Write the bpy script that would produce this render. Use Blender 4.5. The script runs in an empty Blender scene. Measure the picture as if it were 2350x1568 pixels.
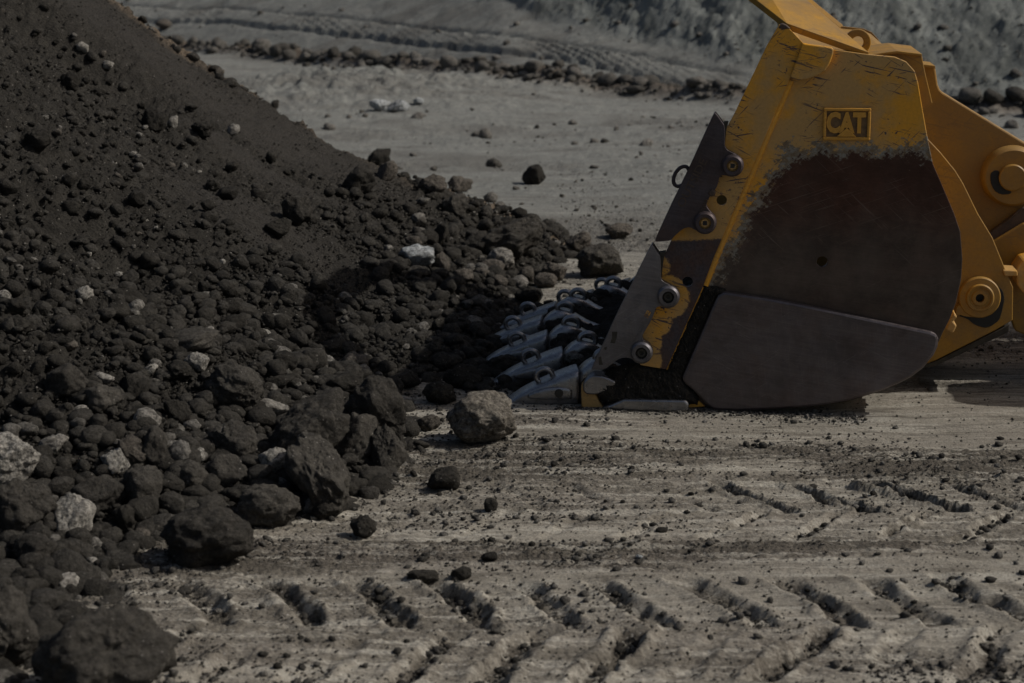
import bpy, bmesh, math, random
import numpy as np, time
T0 = time.time()
from mathutils import Vector, Matrix
R = math.radians
random.seed(7); rng = np.random.default_rng(11)
S = bpy.context.scene; COL = S.collection

# ------------------------------------------------------------------ camera, sky, sun
CAM_H, PITCH, F = 2.76, R(11.64), 4569.0           # height (m), tilt, focal length in pixels of a 2350 px wide picture
cd = bpy.data.cameras.new('camera'); cam = bpy.data.objects.new('camera', cd); COL.objects.link(cam)
cam.location = (0, 0, CAM_H); cam.rotation_euler = (R(90) - PITCH, 0, 0)
cd.sensor_width = 36; cd.lens = 36 * F / 2350; cd.clip_end = 2000; cd.clip_start = 0.1
cd.dof.use_dof = True; cd.dof.focus_distance = 11.5; cd.dof.aperture_fstop = 2.8
S.camera = cam
SUN_EL, SUN_AZ = R(43), R(-3)                     # azimuth measured from +X (right) towards +Y (away)
w_ = bpy.data.worlds.new('World'); S.world = w_; w_.use_nodes = True
nt = w_.node_tree; nt.nodes.clear()
sky = nt.nodes.new('ShaderNodeTexSky'); sky.sky_type = 'NISHITA'; sky.sun_disc = False
sky.dust_density = 4; sky.ozone_density = .6; sky.sun_elevation = SUN_EL; sky.sun_rotation = R(90) - SUN_AZ
bg = nt.nodes.new('ShaderNodeBackground'); bg.inputs[1].default_value = 0.062
wo = nt.nodes.new('ShaderNodeOutputWorld'); nt.links.new(sky.outputs[0], bg.inputs[0]); nt.links.new(bg.outputs[0], wo.inputs[0])
sl = bpy.data.lights.new('sun', 'SUN'); sl.energy = 3.4; sl.angle = R(0.5); sl.color = (1, .95, .89)
so = bpy.data.objects.new('sun', sl); COL.objects.link(so)
sd = Vector((math.cos(SUN_EL) * math.cos(SUN_AZ), math.cos(SUN_EL) * math.sin(SUN_AZ), math.sin(SUN_EL)))
so.rotation_euler = sd.to_track_quat('Z', 'Y').to_euler(); so.location = (20, 5, 20)
S.view_settings.view_transform = 'Standard'; S.view_settings.look = 'None'
S.view_settings.gamma = 1; S.view_settings.exposure = -0.18
S.view_settings.use_curve_mapping = False

# ------------------------------------------------------------------ helpers: tagging, meshes
def tag(o, label=None, cat=None, group=None, kind=None):
    if label: o['label'] = label
    if cat: o['category'] = cat
    if group: o['group'] = group
    if kind: o['kind'] = kind
    return o
def link(name, me, mat=None, parent=None):
    o = bpy.data.objects.new(name, me); COL.objects.link(o)
    if mat and me: me.materials.clear(); me.materials.append(mat)
    if parent: o.parent = parent
    return o
def npmesh(name, V, Fc, smooth=True):
    me = bpy.data.meshes.new(name); V = np.asarray(V, np.float32); Fc = np.asarray(Fc, np.int32)
    k = Fc.shape[1]; n = len(Fc)
    me.vertices.add(len(V)); me.vertices.foreach_set('co', V.ravel())
    me.loops.add(n * k); me.loops.foreach_set('vertex_index', Fc.ravel())
    me.polygons.add(n); me.polygons.foreach_set('loop_start', np.arange(0, n * k, k, dtype=np.int32))
    me.polygons.foreach_set('loop_total', np.full(n, k, np.int32))
    me.update(calc_edges=True)
    me.polygons.foreach_set('use_smooth', np.full(n, smooth))
    return me
def attr(me, name, vals):
    a = me.attributes.new(name, 'FLOAT', 'POINT'); a.data.foreach_set('value', np.asarray(vals, np.float32).ravel())
def gridfaces(nr, nc):
    i = np.arange(nr - 1)[:, None] * nc + np.arange(nc - 1)[None, :]
    return np.stack([i, i + 1, i + 1 + nc, i + nc], -1).reshape(-1, 4)

# ------------------------------------------------------------------ noise in numpy
def _h(ix, iy, iz, seed):
    n = (ix.astype(np.int64) * 374761393 + iy.astype(np.int64) * 668265263 + iz.astype(np.int64) * 2147483647 + seed * 974711) & 0xffffffff
    n = ((n ^ (n >> 13)) * 1274126177) & 0xffffffff
    n = ((n ^ (n >> 15)) * 2246822519) & 0xffffffff
    return ((n ^ (n >> 16)) & 0xffffff) / float(0xffffff) * 2 - 1
def noise2(x, y, seed=0):
    ix, iy = np.floor(x), np.floor(y); fx, fy = x - ix, y - iy
    ux, uy = fx*fx*fx*(fx*(fx*6-15)+10), fy*fy*fy*(fy*(fy*6-15)+10); z = np.zeros_like(ix)
    a, b = _h(ix, iy, z, seed), _h(ix+1, iy, z, seed); c, d = _h(ix, iy+1, z, seed), _h(ix+1, iy+1, z, seed)
    return (a*(1-ux)+b*ux)*(1-uy) + (c*(1-ux)+d*ux)*uy
def noise3(p, seed=0):
    x, y, z = p[:, 0], p[:, 1], p[:, 2]
    ix, iy, iz = np.floor(x), np.floor(y), np.floor(z); fx, fy, fz = x-ix, y-iy, z-iz
    u, v, w = fx*fx*(3-2*fx), fy*fy*(3-2*fy), fz*fz*(3-2*fz); r = 0
    for dx in (0, 1):
        for dy in (0, 1):
            for dz in (0, 1):
                r = r + _h(ix+dx, iy+dy, iz+dz, seed) * (u if dx else 1-u) * (v if dy else 1-v) * (w if dz else 1-w)
    return r
def fbm2(x, y, oct=4, seed=0, gain=.5):
    r = 0; a = 1; s = 0
    for k in range(oct):
        r = r + a * noise2(x * 2**k + 17.3*k, y * 2**k - 9.1*k, seed + k); s += a; a *= gain
    return r / s
def sst(a, b, x): t = np.clip((x - a) / (b - a), 0, 1); return t*t*(3-2*t)

# ------------------------------------------------------------------ pixel rays (2350 x 1568 picture) -> places in the world
CP, SP = math.cos(PITCH), math.sin(PITCH)
def ray(px, py):
    dx = (np.asarray(px, float) - 1175) / F; dy = (784 - np.asarray(py, float)) / F
    return dx, CP + dy * SP, -SP + dy * CP
def project(x, y, z):
    dz = z - CAM_H; d = y * CP - dz * SP; up = y * SP + dz * CP
    return 1175 + F * x / d, 784 - F * up / d, d
LA = R(6.8); LO = Vector((1.216, 11.38, 0))
CA, SA = math.cos(LA), math.sin(LA)
def bp(px, py, w):
    """pixel -> (u, w, z) in the loader's own frame, on the upright plane w metres behind the near bucket side"""
    dx, dy, dz = ray(px, py)
    t = (w + LO.x * SA + LO.y * CA) / (dx * SA + dy * CA)
    X, Y, Z = dx*t, dy*t, CAM_H + dz*t
    return ((X - LO.x) * CA - (Y - LO.y) * SA, w, Z)

# ------------------------------------------------------------------ terrain heights
BX = np.array([-2.4, -2.05, -1.98, -1.62, -.86, -.55, -.60, -.25, 0.0, 0.05, .35, .62, .8])
BY = np.array([5.0, 7.0, 8.0, 8.75, 9.4, 10.4, 11.9, 12.4, 13.3, 14.7, 16.6, 17.6, 19.0])
def track(x, y, yc, hw, x0, pitch, k, width, depth, seed, sk=0.0):
    x = x + .05 * fbm2(x*1.5, y*1.5, 2, seed+19) + .04 * fbm2(x*7, y*7, 4, seed+20, .7); y = y + .04 * fbm2(x*5+9, y*5, 3, seed+21)
    yy = y - yc - sk * x; m = sst(1, .9, np.abs(yy) / hw)
    ya = np.abs(yy) + .03
    ph = (x - x0 + k * ya + .04 * fbm2(x*2, y*2, 2, seed) + np.where(yy < 0, pitch*.35, 0)) / pitch
    n = np.floor(ph); q = np.abs(ph - n - .5) * pitch
    st = noise2(n * 3.7 + .5, np.where(yy > 0, 1.5, 7.5) + 0*n, seed + 5) * .7 + .7
    st = st * sst(-.6, .0, fbm2(x * 1.3, y * 1.6, 3, seed + 9)) * sst(1, .8, np.abs(yy)/hw) * sst(.0, .1, np.abs(yy)+.04)
    wv = width * (1 + .5 * fbm2(x * 8, y * 8, 3, seed + 23)); g = sst(wv * 1.15, wv * .3, q)
    lip = np.exp(-((q - width * 1.25) / (width * .35))**2) * .35 * (1 + fbm2(x*9, y*9, 2, seed+25))
    crumb = 1 + .5 * fbm2(x * 14, y * 14, 3, seed + 26, .7)
    return (-g * crumb + lip) * depth * st * m, g * st * m
def berm_y(x): return np.interp(x, [-16, -7.4, -3.1, -.2, 3.9, 9, 20], [56, 46.5, 41, 36.3, 32.6, 30.4, 29])
def ground_fields(x, y, fine=True):
    loose = .5 + .9 * fbm2(x * .35, y * 1.3, 4, 3) + .35 * fbm2(x*1.1, y * 4.5, 3, 31)
    wob = .22 * fbm2(x * .6, y * .2, 3, 32); loose = loose + (.4 + fbm2(x * .8, y * 2, 3, 33)) * np.exp(-((y - 8.72 + wob) / .24)**2) + (.2 + 1.2 * fbm2(x * .9, y * 5, 4, 34, .65)) * np.exp(-((y - 10.35 - wob + .03 * x) / .4)**2)
    loose = loose - .7 * np.exp(-((y - 8.50 + .012 * x) / .05)**2) * sst(.5, 1.0, x)
    loose = np.clip(loose, 0, 1)
    z = .03 * fbm2(x * .4, y * .5, 3, 1) + .018 * fbm2(x * 1.2, y * 2.5, 3, 77)
    t1, g1 = track(x, y, 7.72, .66, .12, .37, .45, .070, .058, 40, .0)
    t2, g2 = track(x, y, 9.36, .55, .03, .39, .72, .050, .06, 50, -.02)
    t1 = t1 * sst(-2.2, -1.1, x); g1 = g1*sst(-2.2, -1.1, x)
    f2 = sst(-.1, .9, x) * .8 + .2; t2 = t2 * f2; g2 = g2 * f2
    in1 = sst(.72, .6, np.abs(y - 7.72)); in2 = sst(.58, .48, np.abs(y - 9.36))
    loose = loose * (1 - .45 * in1) * (1 - .45 * in2)
    far = sst(17, 24, y)
    loose = np.clip(np.maximum(loose, np.maximum(g1, g2) * 1.1), 0, 1)
    z = z + (t1 + t2) * (1 - far) - .012 * (in1 + in2)
    # longitudinal smears of the blade and tyres
    z = z + .010 * fbm2(x * .5, y * 9, 3, 8) * sst(12.5, 10, y) * (1 - in1) * (1 - in2)
    if fine:
        z = z + loose * (.022 * fbm2(x * 9, y * 9, 4, 60, .75) + .022 * np.abs(fbm2(x * 24, y * 24, 2, 61, .7))) + .006 * fbm2(x * 9, y * 12, 4, 62, .7)
    yb = berm_y(x); d = y - yb
    z = z + .10 * fbm2(x * .25, y * .25, 3, 90) * far + far * .07 * (np.abs(fbm2(x * 1.6, y * 2.2, 5, 89, .7)) - .2) * sst(-.35, .35, fbm2(x * .3, y * .7, 3, 88))
    # low rocky hump left of centre, behind the heap
    hump = np.exp(-((x + 3.0) / 3.2)**2 - ((y - 34) / 3.2)**2)
    z = z + .35 * hump + .3 * hump * np.abs(fbm2(x * 1.8, y * 1.8, 5, 91, .75)); loose = np.maximum(loose, hump * .8)
    rub = np.exp(-((d + .1) / .55)**2)
    z = z + rub * (.20 + .26 * fbm2(x * 1.3, y * 1.3, 4, 92, .65))
    bench = np.clip(d - .3, 0, 60)
    step = np.interp(x, [-12, -4, -1, .6, 4.4, 9], [14, 9.5, 6.5, 3.6, 1.6, .4])     # width of the graded slope below the rough bank
    zb = np.where(bench < step, bench * .28, step * .28 + (bench - step) * .45)
    zb = np.minimum(zb, 17 + .04 * bench)
    up = sst(-.4, .6, bench - step)
    z = z + zb + up * (.20 * fbm2(x * .8, bench * .4, 3, 93, .5) + .17 * np.abs(fbm2(x * 3.6, bench * 2.2, 4, 94, .75)))
    z = z + (1 - up) * sst(.5, 2, bench) * .03 * fbm2(x * 3, y * 3, 3, 95)
    # crawler tread band on the graded slope
    for (cy, wd, amp) in ((0, .52, .11), (3.4, .45, .03)):
        b = bench - cy - np.interp(x, [-7, 0, 4, 8], [2.5, 2.0, .8, .3]) - .12 * noise2(x * .22, 0 * x, 96)
        inb = sst(wd, wd * .85, np.abs(b))
        bars = 1 - (.5 + .5 * np.cos((x + .8 * b) * 2 * math.pi / .31))**3 * (.6 + .8 * noise2(x * .9, b, 98))
        z = z + (1 - up) * (inb * amp * (bars - .6) - .8 * amp * np.exp(-((np.abs(b) - wd) / .09)**2)) * (bench > .5)
    loose = loose * (1 - far) + far * np.clip(.35 + 1.1 * fbm2(x * .5, y * 1.1, 5, 97, .65), 0, 1)
    loose = np.clip(np.maximum(loose, np.maximum(rub * 1.0, up * .5)), 0, 1)
    cool = sst(13, 22, y)
    return z, loose, cool, rub, up
def ground_z(x, y): return ground_fields(x, y, False)[0]
HD = np.array([-1, 0, .25, .6, 1.2, 2.15, 3.1, 4.0, 5.2, 7.0, 9.0, 12.0, 40])
HZ = np.array([-.55, -.02, .12, .24, .50, .93, 1.50, 2.15, 2.85, 3.6, 4.1, 4.3, 4.3])
def heap_z(x, y, fine=True):
    xb = np.interp(y, BY, BX); xb = xb + .12 * fbm2(y * 1.3, 0 * y + 2.2, 2, 5)
    d = (xb - x) * .97
    z = np.interp(d, HD, HZ)
    nearflat = sst(11.3, 8.2, y)
    z = z * (1 - .48 * nearflat)
    # the back of the heap drops away behind the ridge
    back = (17.65 + np.interp(d, HD, HZ) / .75 + .06 * np.clip(d, 0, 9) + .2*noise2(x*.7, x*0, 6) + .16 * fbm2(x*3.3, y*3.3, 3, 66, .7) - y) * .75
    z = np.minimum(z, back)
    k = sst(-.1, .4, d)
    # scooped hollow in front of the bucket
    z = z - .16 * np.exp(-((x + 1.0) / .75)**2 - ((y - 13.2) / 1.1)**2)
    # gully on the upper left
    gy = (y - 15.6) - .25 * (x + 4.2)
    z = z - .22 * np.exp(-(gy / .35)**2) * sst(-2.3, -3.4, x) + .1 * np.exp(-((gy - .8) / .5)**2) * sst(-2.0, -3.4, x)
    z = z + k * (.075 * fbm2(x * 1.6, y * 1.6, 4, 20) + .02 * fbm2(x * .9 - y * .3, y * 4, 3, 22))
    if fine:
        sm = heap_smooth(x, y)
        z = z + k * (1 - .8 * sm) * (.06 * (np.abs(fbm2(x * 5, y * 5, 3, 24, .65)) - .25) + .085 * (np.abs(fbm2(x * 13, y * 13, 3, 25, .8)) - .2)) + k * .012 * fbm2(x * 34, y * 34, 2, 26)
        z = z + k * sm * .022 * fbm2((x * .4 + y * .1) * 5, (y + .25 * x) * 9, 4, 27, .65)
    return z
def heap_smooth(x, y):
    """1 where fine soil has slid down and lies smooth"""
    d = (np.interp(y, BY, BX) - x)
    a = np.exp(-((y - 16.9 - .02 * d) / .55)**2) * sst(.9, 2.0, d)
    b = np.exp(-((y - 13.9 - .12 * (d - 1.5)) / .55)**2) * np.exp(-((d - 1.75) / .75)**2)
    c = .8 * np.exp(-((y - 15.5 - .1*d) / .25)**2) * np.exp(-((d - 2.2) / 1.)**2)
    return np.clip(np.maximum(np.maximum(a, b), c) * 1.3 + .35 * fbm2(x * 2, y * 2, 3, 28) * (a + b), 0, 1)
def surf_full(x, y): return np.maximum(ground_z(x, y), heap_z(x, y, False))
def _lut(x0, x1, y0, y1, st):
    xs, ys = np.arange(x0, x1, st), np.arange(y0, y1, st); X, Y = np.meshgrid(xs, ys)
    return x0, y0, st, surf_full(X.ravel(), Y.ravel()).reshape(X.shape), ground_z(X.ravel(), Y.ravel()).reshape(X.shape)
LUTN, LUTF = _lut(-8, 7, 4.6, 20.4, .035), _lut(-18, 18, 20, 66, .16)
def _samp(L, x, y, k):
    x0, y0, st, A = L[0], L[1], L[2], L[k]; fx = np.clip((x - x0) / st, 0, A.shape[1] - 1.001); fy = np.clip((y - y0) / st, 0, A.shape[0] - 1.001)
    i, j = fy.astype(int), fx.astype(int); a, b = fy - i, fx - j
    return (A[i, j]*(1-b) + A[i, j+1]*b)*(1-a) + (A[i+1, j]*(1-b) + A[i+1, j+1]*b)*a
def surf(x, y): return np.where(y < 20.2, _samp(LUTN, x, y, 3), _samp(LUTF, x, y, 3))
def gsurf(x, y): return np.where(y < 20.2, _samp(LUTN, x, y, 4), _samp(LUTF, x, y, 4))
def hit(px, py):
    """first surface point seen through the pixels (arrays)"""
    dx, dy, dz = ray(px, py); n = len(dx)
    t = np.full(n, 5.8); done = np.zeros(n, bool); prev = t.copy()
    while t.max() < 75 and not done.all():
        x, y, z = dx * t, dy * t, CAM_H + dz * t
        below = z < surf(x, y)
        done |= below; prev = np.where(done, prev, t); t = np.where(done, t, t * 1.006 + .01)
    lo, hi = prev, t
    for _ in range(8):
        m = (lo + hi) / 2; b = CAM_H + dz * m < surf(dx * m, dy * m)
        hi = np.where(b, m, hi); lo = np.where(b, lo, m)
    return dx * hi, dy * hi, CAM_H + dz * hi

# ------------------------------------------------------------------ materials
class G:
    def __init__(s, name):
        s.m = bpy.data.materials.new(name); s.m.use_nodes = True; s.t = s.m.node_tree; s.t.nodes.clear()
        s.out = s.t.nodes.new('ShaderNodeOutputMaterial'); s.b = s.t.nodes.new('ShaderNodeBsdfPrincipled')
        s.t.links.new(s.b.outputs[0], s.out.inputs[0]); s.tc = s.t.nodes.new('ShaderNodeTexCoord')
    def put(s, sock, v):
        if isinstance(v, bpy.types.NodeSocket): s.t.links.new(v, sock)
        else: sock.default_value = v
    def set(s, **k):
        for a, v in k.items(): s.put(s.b.inputs[a.replace('_', ' ')], v)
    def mth(s, op, a, b=0.0, c=None, clamp=False):
        n = s.t.nodes.new('ShaderNodeMath'); n.operation = op; n.use_clamp = clamp
        s.put(n.inputs[0], a); s.put(n.inputs[1], b)
        if c is not None: s.put(n.inputs[2], c)
        return n.outputs[0]
    def dot(s, v, d):
        n = s.t.nodes.new('ShaderNodeVectorMath'); n.operation = 'DOT_PRODUCT'; s.put(n.inputs[0], v); n.inputs[1].default_value = d
        return n.outputs['Value']
    def dist(s, v, p):
        n = s.t.nodes.new('ShaderNodeVectorMath'); n.operation = 'DISTANCE'; s.put(n.inputs[0], v); n.inputs[1].default_value = p
        return n.outputs['Value']
    def vmul(s, v, k):
        n = s.t.nodes.new('ShaderNodeVectorMath'); n.operation = 'MULTIPLY'; s.put(n.inputs[0], v); n.inputs[1].default_value = k
        return n.outputs[0]
    def rot(s, v, ang, k):      # turn about the Y axis, then scale
        n = s.t.nodes.new('ShaderNodeMapping'); n.vector_type = 'TEXTURE'; s.put(n.inputs[0], v)
        n.inputs['Rotation'].default_value = (0, ang, 0); n.inputs['Scale'].default_value = (1/k[0], 1/k[1], 1/k[2]); return n.outputs[0]
    def noise(s, v, scale, detail=4, rough=.55, dist=0.0):
        n = s.t.nodes.new('ShaderNodeTexNoise'); s.put(n.inputs['Vector'], v); n.inputs['Scale'].default_value = scale
        n.inputs['Detail'].default_value = detail; n.inputs['Roughness'].default_value = rough; n.inputs['Distortion'].default_value = dist
        return n.outputs['Fac']
    def vor(s, v, scale, feature='F1'):
        n = s.t.nodes.new('ShaderNodeTexVoronoi'); n.feature = feature; s.put(n.inputs['Vector'], v); n.inputs['Scale'].default_value = scale
        return n
    def ss(s, x, a, b, lo=0.0, hi=1.0):
        n = s.t.nodes.new('ShaderNodeMapRange'); n.interpolation_type = 'SMOOTHSTEP'; s.put(n.inputs[0], x)
        n.inputs[1].default_value = a; n.inputs[2].default_value = b; n.inputs[3].default_value = lo; n.inputs[4].default_value = hi
        return n.outputs[0]
    def mix(s, f, a, b):
        n = s.t.nodes.new('ShaderNodeMix'); n.data_type = 'RGBA'; s.put(n.inputs[0], f)
        def c(v): return v if isinstance(v, bpy.types.NodeSocket) else (*v, 1)
        s.put(n.inputs[6], c(a)); s.put(n.inputs[7], c(b)); return n.outputs[2]
    def scale(s, col, f):
        n = s.t.nodes.new('ShaderNodeVectorMath'); n.operation = 'SCALE'; s.put(n.inputs[0], col); s.put(n.inputs['Scale'], f); return n.outputs[0]
    def attr(s, name):
        n = s.t.nodes.new('ShaderNodeAttribute'); n.attribute_name = name; return n.outputs['Fac']
    def bump(s, h, strength, dist=.01, prev=None):
        n = s.t.nodes.new('ShaderNodeBump'); s.put(n.inputs['Height'], h); n.inputs['Strength'].default_value = strength; n.inputs['Distance'].default_value = dist
        if prev is not None: s.t.links.new(prev, n.inputs['Normal'])
        s.t.links.new(n.outputs[0], s.b.inputs['Normal']); return n.outputs[0]

def mat_ground():
    g = G('pit_floor_dirt'); P = g.tc.outputs['Object']; lo = g.attr('loose'); cool = g.attr('cool'); rub = g.attr('rub'); up = g.attr('up')
    big = g.noise(g.vmul(P, (.5, 1.4, 1)), 1.3, 6, .65); mid = g.noise(P, 14, 6, .7); fin = g.noise(P, 90, 4, .75); st = g.noise(g.vmul(P, (1.2, 14, 14)), 1, 6, .65)
    l2 = g.mth('ADD', lo, g.mth('MULTIPLY', g.mth('SUBTRACT', mid, .5), .9)); l2 = g.ss(l2, .2, .75)
    base = g.mix(l2, (.300, .276, .228), (.112, .099, .080))
    base = g.mix(g.mth('MULTIPLY', g.ss(st, .49, .60), .75), base, (.42, .395, .335)); st2 = g.noise(g.vmul(P, (1.6, 9, 9)), 1, 7, .7); base = g.mix(g.mth('MULTIPLY', g.ss(st2, .50, .60), .65), base, (.125, .111, .088))
    base = g.mix(g.mth('MULTIPLY', g.ss(big, .45, .7), .4), base, (.16, .138, .114))
    cb = g.mix(g.ss(mid, .35, .7), (.150, .155, .143), (.235, .238, .218)); cb = g.mix(g.mth('MULTIPLY', g.ss(st, .5, .7), .45), cb, (.36, .35, .31)); cb = g.mix(g.mth('MULTIPLY', g.ss(g.noise(g.vmul(P, (.6, 2.2, 1)), 1, 7, .72), .5, .62), .5), cb, (.13, .125, .11))
    cb = g.mix(g.ss(lo, .35, .9), cb, (.17, .168, .152))
    cb = g.mix(g.mth('MULTIPLY', up, .9), cb, g.mix(g.ss(g.noise(g.vmul(P, (2.2, .7, .7)), 1, 5, .65), .38, .66), (.105, .115, .107), (.20, .213, .198)))
    cb = g.mix(g.mth('MULTIPLY', rub, .9), cb, g.mix(g.ss(mid, .35, .65), (.11, .085, .062), (.20, .16, .12)))
    base = g.mix(cool, base, cb)
    sp = g.vor(P, 55); cr = g.t.nodes.new('ShaderNodeSeparateColor'); g.t.links.new(sp.outputs['Color'], cr.inputs[0])
    pick = g.mth('MULTIPLY', g.mth('GREATER_THAN', cr.outputs[0], .93), g.ss(sp.outputs['Distance'], .38, .2))
    base = g.mix(g.mth('MULTIPLY', pick, .6), base, (.42, .40, .36))
    pk2 = g.mth('MULTIPLY', g.mth('LESS_THAN', cr.outputs[0], .12), g.ss(sp.outputs['Distance'], .45, .25))
    base = g.mix(g.mth('MULTIPLY', pk2, .55), base, (.075, .062, .05))
    base = g.scale(base, g.ss(fin, .2, .8, .72, 1.28))
    g.set(Base_Color=base, Roughness=.95, Specular_IOR_Level=.25)
    n = g.bump(mid, .9, .045); cr2 = g.vor(P, 42).outputs['Distance']; n = g.bump(g.mth('MULTIPLY', cr2, g.mth('ADD', l2, .12)), .9, -.02, n)
    g.bump(g.mth('ADD', fin, g.noise(P, 200, 3, .7)), .8, .010, n); return g.m
def soil_color(g, P, t, dark=(.0215, .0196, .0163), lite=(.30, .282, .25), sc=1):
    a = g.noise(P, 7 * sc, 6, .7); b = g.noise(P, 45 * sc, 5, .75)
    d = g.mix(g.ss(a, .35, .68), dark, tuple(c * 1.75 for c in dark))
    l = g.mix(g.ss(b, .35, .62), tuple(c * .45 for c in lite), lite)
    d2 = g.mix(g.mth('MULTIPLY', g.ss(a, .45, .7), .6), l, d)
    c = g.mix(t, d, d2)
    v = g.vor(P, 60 * sc); cr = g.t.nodes.new('ShaderNodeSeparateColor'); g.t.links.new(v.outputs['Color'], cr.inputs[0])
    pk = g.mth('MULTIPLY', g.mth('GREATER_THAN', cr.outputs[0], .955), g.ss(v.outputs['Distance'], .34, .18))
    c = g.mix(g.mth('MULTIPLY', pk, .55), c, (.30, .28, .25))
    c = g.scale(c, g.ss(b, .2, .8, .65, 1.35))
    return c, a, b
def mat_heap():
    g = G('heap_soil'); P = g.tc.outputs['Object']
    c, a, b = soil_color(g, P, g.mth('MULTIPLY', g.attr('tan'), 1.0), lite=(.20, .155, .11))
    c = g.mix(g.mth('MULTIPLY', g.attr('smooth'), .75), c, g.scale(g.mix(a, (.031, .0282, .024), (.044, .0395, .034)), g.ss(b, .2, .8, .8, 1.2)))
    g.set(Base_Color=c, Roughness=.97, Specular_IOR_Level=.2)
    n = g.bump(g.mth('ADD', g.noise(P, 22, 6, .75), b), .8, .022); cr2 = g.vor(P, 50).outputs['Distance']; n = g.bump(cr2, .7, -.014, n); g.bump(g.noise(P, 150, 4, .75), .8, .009, n); return g.m
def mat_clod(name, use_attr=False, tone=0.0, dark=(.029, .0265, .022), lite=(.30, .282, .25), sc=1.0):
    g = G(name); P = g.tc.outputs['Object']
    if not use_attr:
        oi = g.t.nodes.new('ShaderNodeObjectInfo'); geo = g.t.nodes.new('ShaderNodeNewGeometry')
        n = g.t.nodes.new('ShaderNodeVectorMath'); n.operation = 'ADD'; g.t.links.new(geo.outputs['Position'], n.inputs[0])
        c3 = g.t.nodes.new('ShaderNodeCombineXYZ'); g.t.links.new(g.mth('MULTIPLY', oi.outputs['Random'], 37.0), c3.inputs[0]); g.t.links.new(c3.outputs[0], n.inputs[1]); P = n.outputs[0]
        t = tone
    else: t = g.attr('tone')
    c, a, b = soil_color(g, P, t, dark, lite, sc)
    if not use_attr: c = g.scale(c, g.mth('ADD', g.mth('MULTIPLY', oi.outputs['Random'], .5), .78))
    g.set(Base_Color=c, Roughness=.96, Specular_IOR_Level=.2)
    n = g.bump(g.noise(P, 24 * sc, 6, .75), 1, .05); cr2 = g.vor(P, 55 * sc).outputs['Distance']; n = g.bump(cr2, .7, -.012, n)
    n = g.bump(b, 1, .02, n); g.bump(g.noise(P, 170 * sc, 3, .7), .8, .008, n); return g.m

YEL = (.63, .295, .018)
def lin(a, b, side=1):
    """half-plane through two pixels of the near plane: returns (normal in u,z ; offset), positive on the right of a->b"""
    A, B = bp(*a, 0), bp(*b, 0); du, dz = B[0]-A[0], B[2]-A[2]; L = math.hypot(du, dz)
    n = (-dz / L * side, 0, du / L * side); return n, -(n[0]*A[0] + n[2]*A[2])
def scratches(g, P, amt):
    r = None
    for ang, k, th, se in ((.22, (4, 4, 70), .62, 3), (-.15, (5, 5, 60), .64, 11), (.5, (5, 5, 90), .64, 23), (-.8, (6, 6, 80), .65, 31), (.3, (2.5, 2.5, 24), .66, 37)):
        n = g.t.nodes.new('ShaderNodeVectorMath'); n.operation = 'ADD'; g.put(n.inputs[0], g.rot(P, ang, k)); n.inputs[1].default_value = (se, se, se)
        m = g.ss(g.noise(n.outputs[0], 1, 3, .55, .25), th, th + .025); r = m if r is None else g.mth('MAXIMUM', r, m)
    chip = g.ss(g.noise(P, 38, 3, .6), .64, .66); r = g.mth('MAXIMUM', r, chip)
    zone = g.ss(g.noise(P, 2.6, 3, .6), .44, .56)
    return g.mth('MULTIPLY', g.mth('MULTIPLY', r, zone), amt, clamp=True)
def paint_base(g, P, dull=1.0, base=None):
    d = g.noise(P, 3.5, 5, .6); e = g.noise(P, 60, 4, .7)
    c = g.mix(g.mth('MULTIPLY', g.ss(d, .36, .56), .80 * dull), YEL if base is None else base, (.40, .26, .105) if base is None else (.24, .145, .045))
    return g.scale(c, g.ss(e, .2, .8, .88, 1.12)), d, e
STEEL = (.105, .092, .095)
def mat_yellow(name, scr=.6, dust=0.0, dull=1.0, base=None):
    g = G(name); P = g.tc.outputs['Object']; c, d, e = paint_base(g, P, dull, base); s = scratches(g, P, scr)
    c = g.mix(s, c, (.055, .04, .045))
    if dust: c = g.mix(g.mth('MULTIPLY', g.ss(g.noise(P, 2.2, 6, .7), .35, .6), dust), c, (.16, .11, .055))
    g.set(Base_Color=c, Roughness=g.ss(d, .2, .8, .38, .62), Specular_IOR_Level=.45, Metallic=0.0)
    g.bump(g.noise(P, 25, 4, .6), .12, .004); return g.m
def mat_steel(name, col=STEEL, rough=.42, metal=.85, brown=.35):
    g = G(name); P = g.tc.outputs['Object']; a = g.noise(P, 4, 5, .6); b = g.noise(g.rot(P, .15, (3, 3, 110)), 1, 4, .65); e = g.noise(P, 30, 5, .7)
    b2 = g.noise(g.rot(P, 1.45, (6, 6, 160)), 1, 3, .65)
    c = g.mix(g.mth('MULTIPLY', g.ss(a, .4, .7), brown), col, (.075, .042, .030))
    c = g.scale(c, g.ss(g.noise(P, 1.8, 8, .7), .3, .7, .62, 1.25)); hl = g.ss(g.noise(g.rot(P, -.6, (5, 5, 170)), 1, 2, .5), .66, .70); hl2 = g.ss(g.noise(g.rot(P, .5, (4, 4, 140)), 1, 2, .5), .67, .70); c = g.mix(g.mth('MULTIPLY', g.mth('MAXIMUM', hl, hl2), .16), c, tuple(min(1, q * 2.4) for q in col))
    c = g.scale(c, g.mth('ADD', g.ss(b, .3, .7, .86, 1.06), g.ss(b2, .5, .8, .0, .18)))
    sp = g.ss(e, .66, .72); c = g.mix(g.mth('MULTIPLY', sp, .5), c, (.04, .032, .028))
    g.set(Base_Color=c, Roughness=g.ss(e, .25, .75, rough - .08, rough + .18), Metallic=metal)
    g.bump(g.mth('ADD', b, g.mth('MULTIPLY', e, .6)), .12, .003); return g.m
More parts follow.
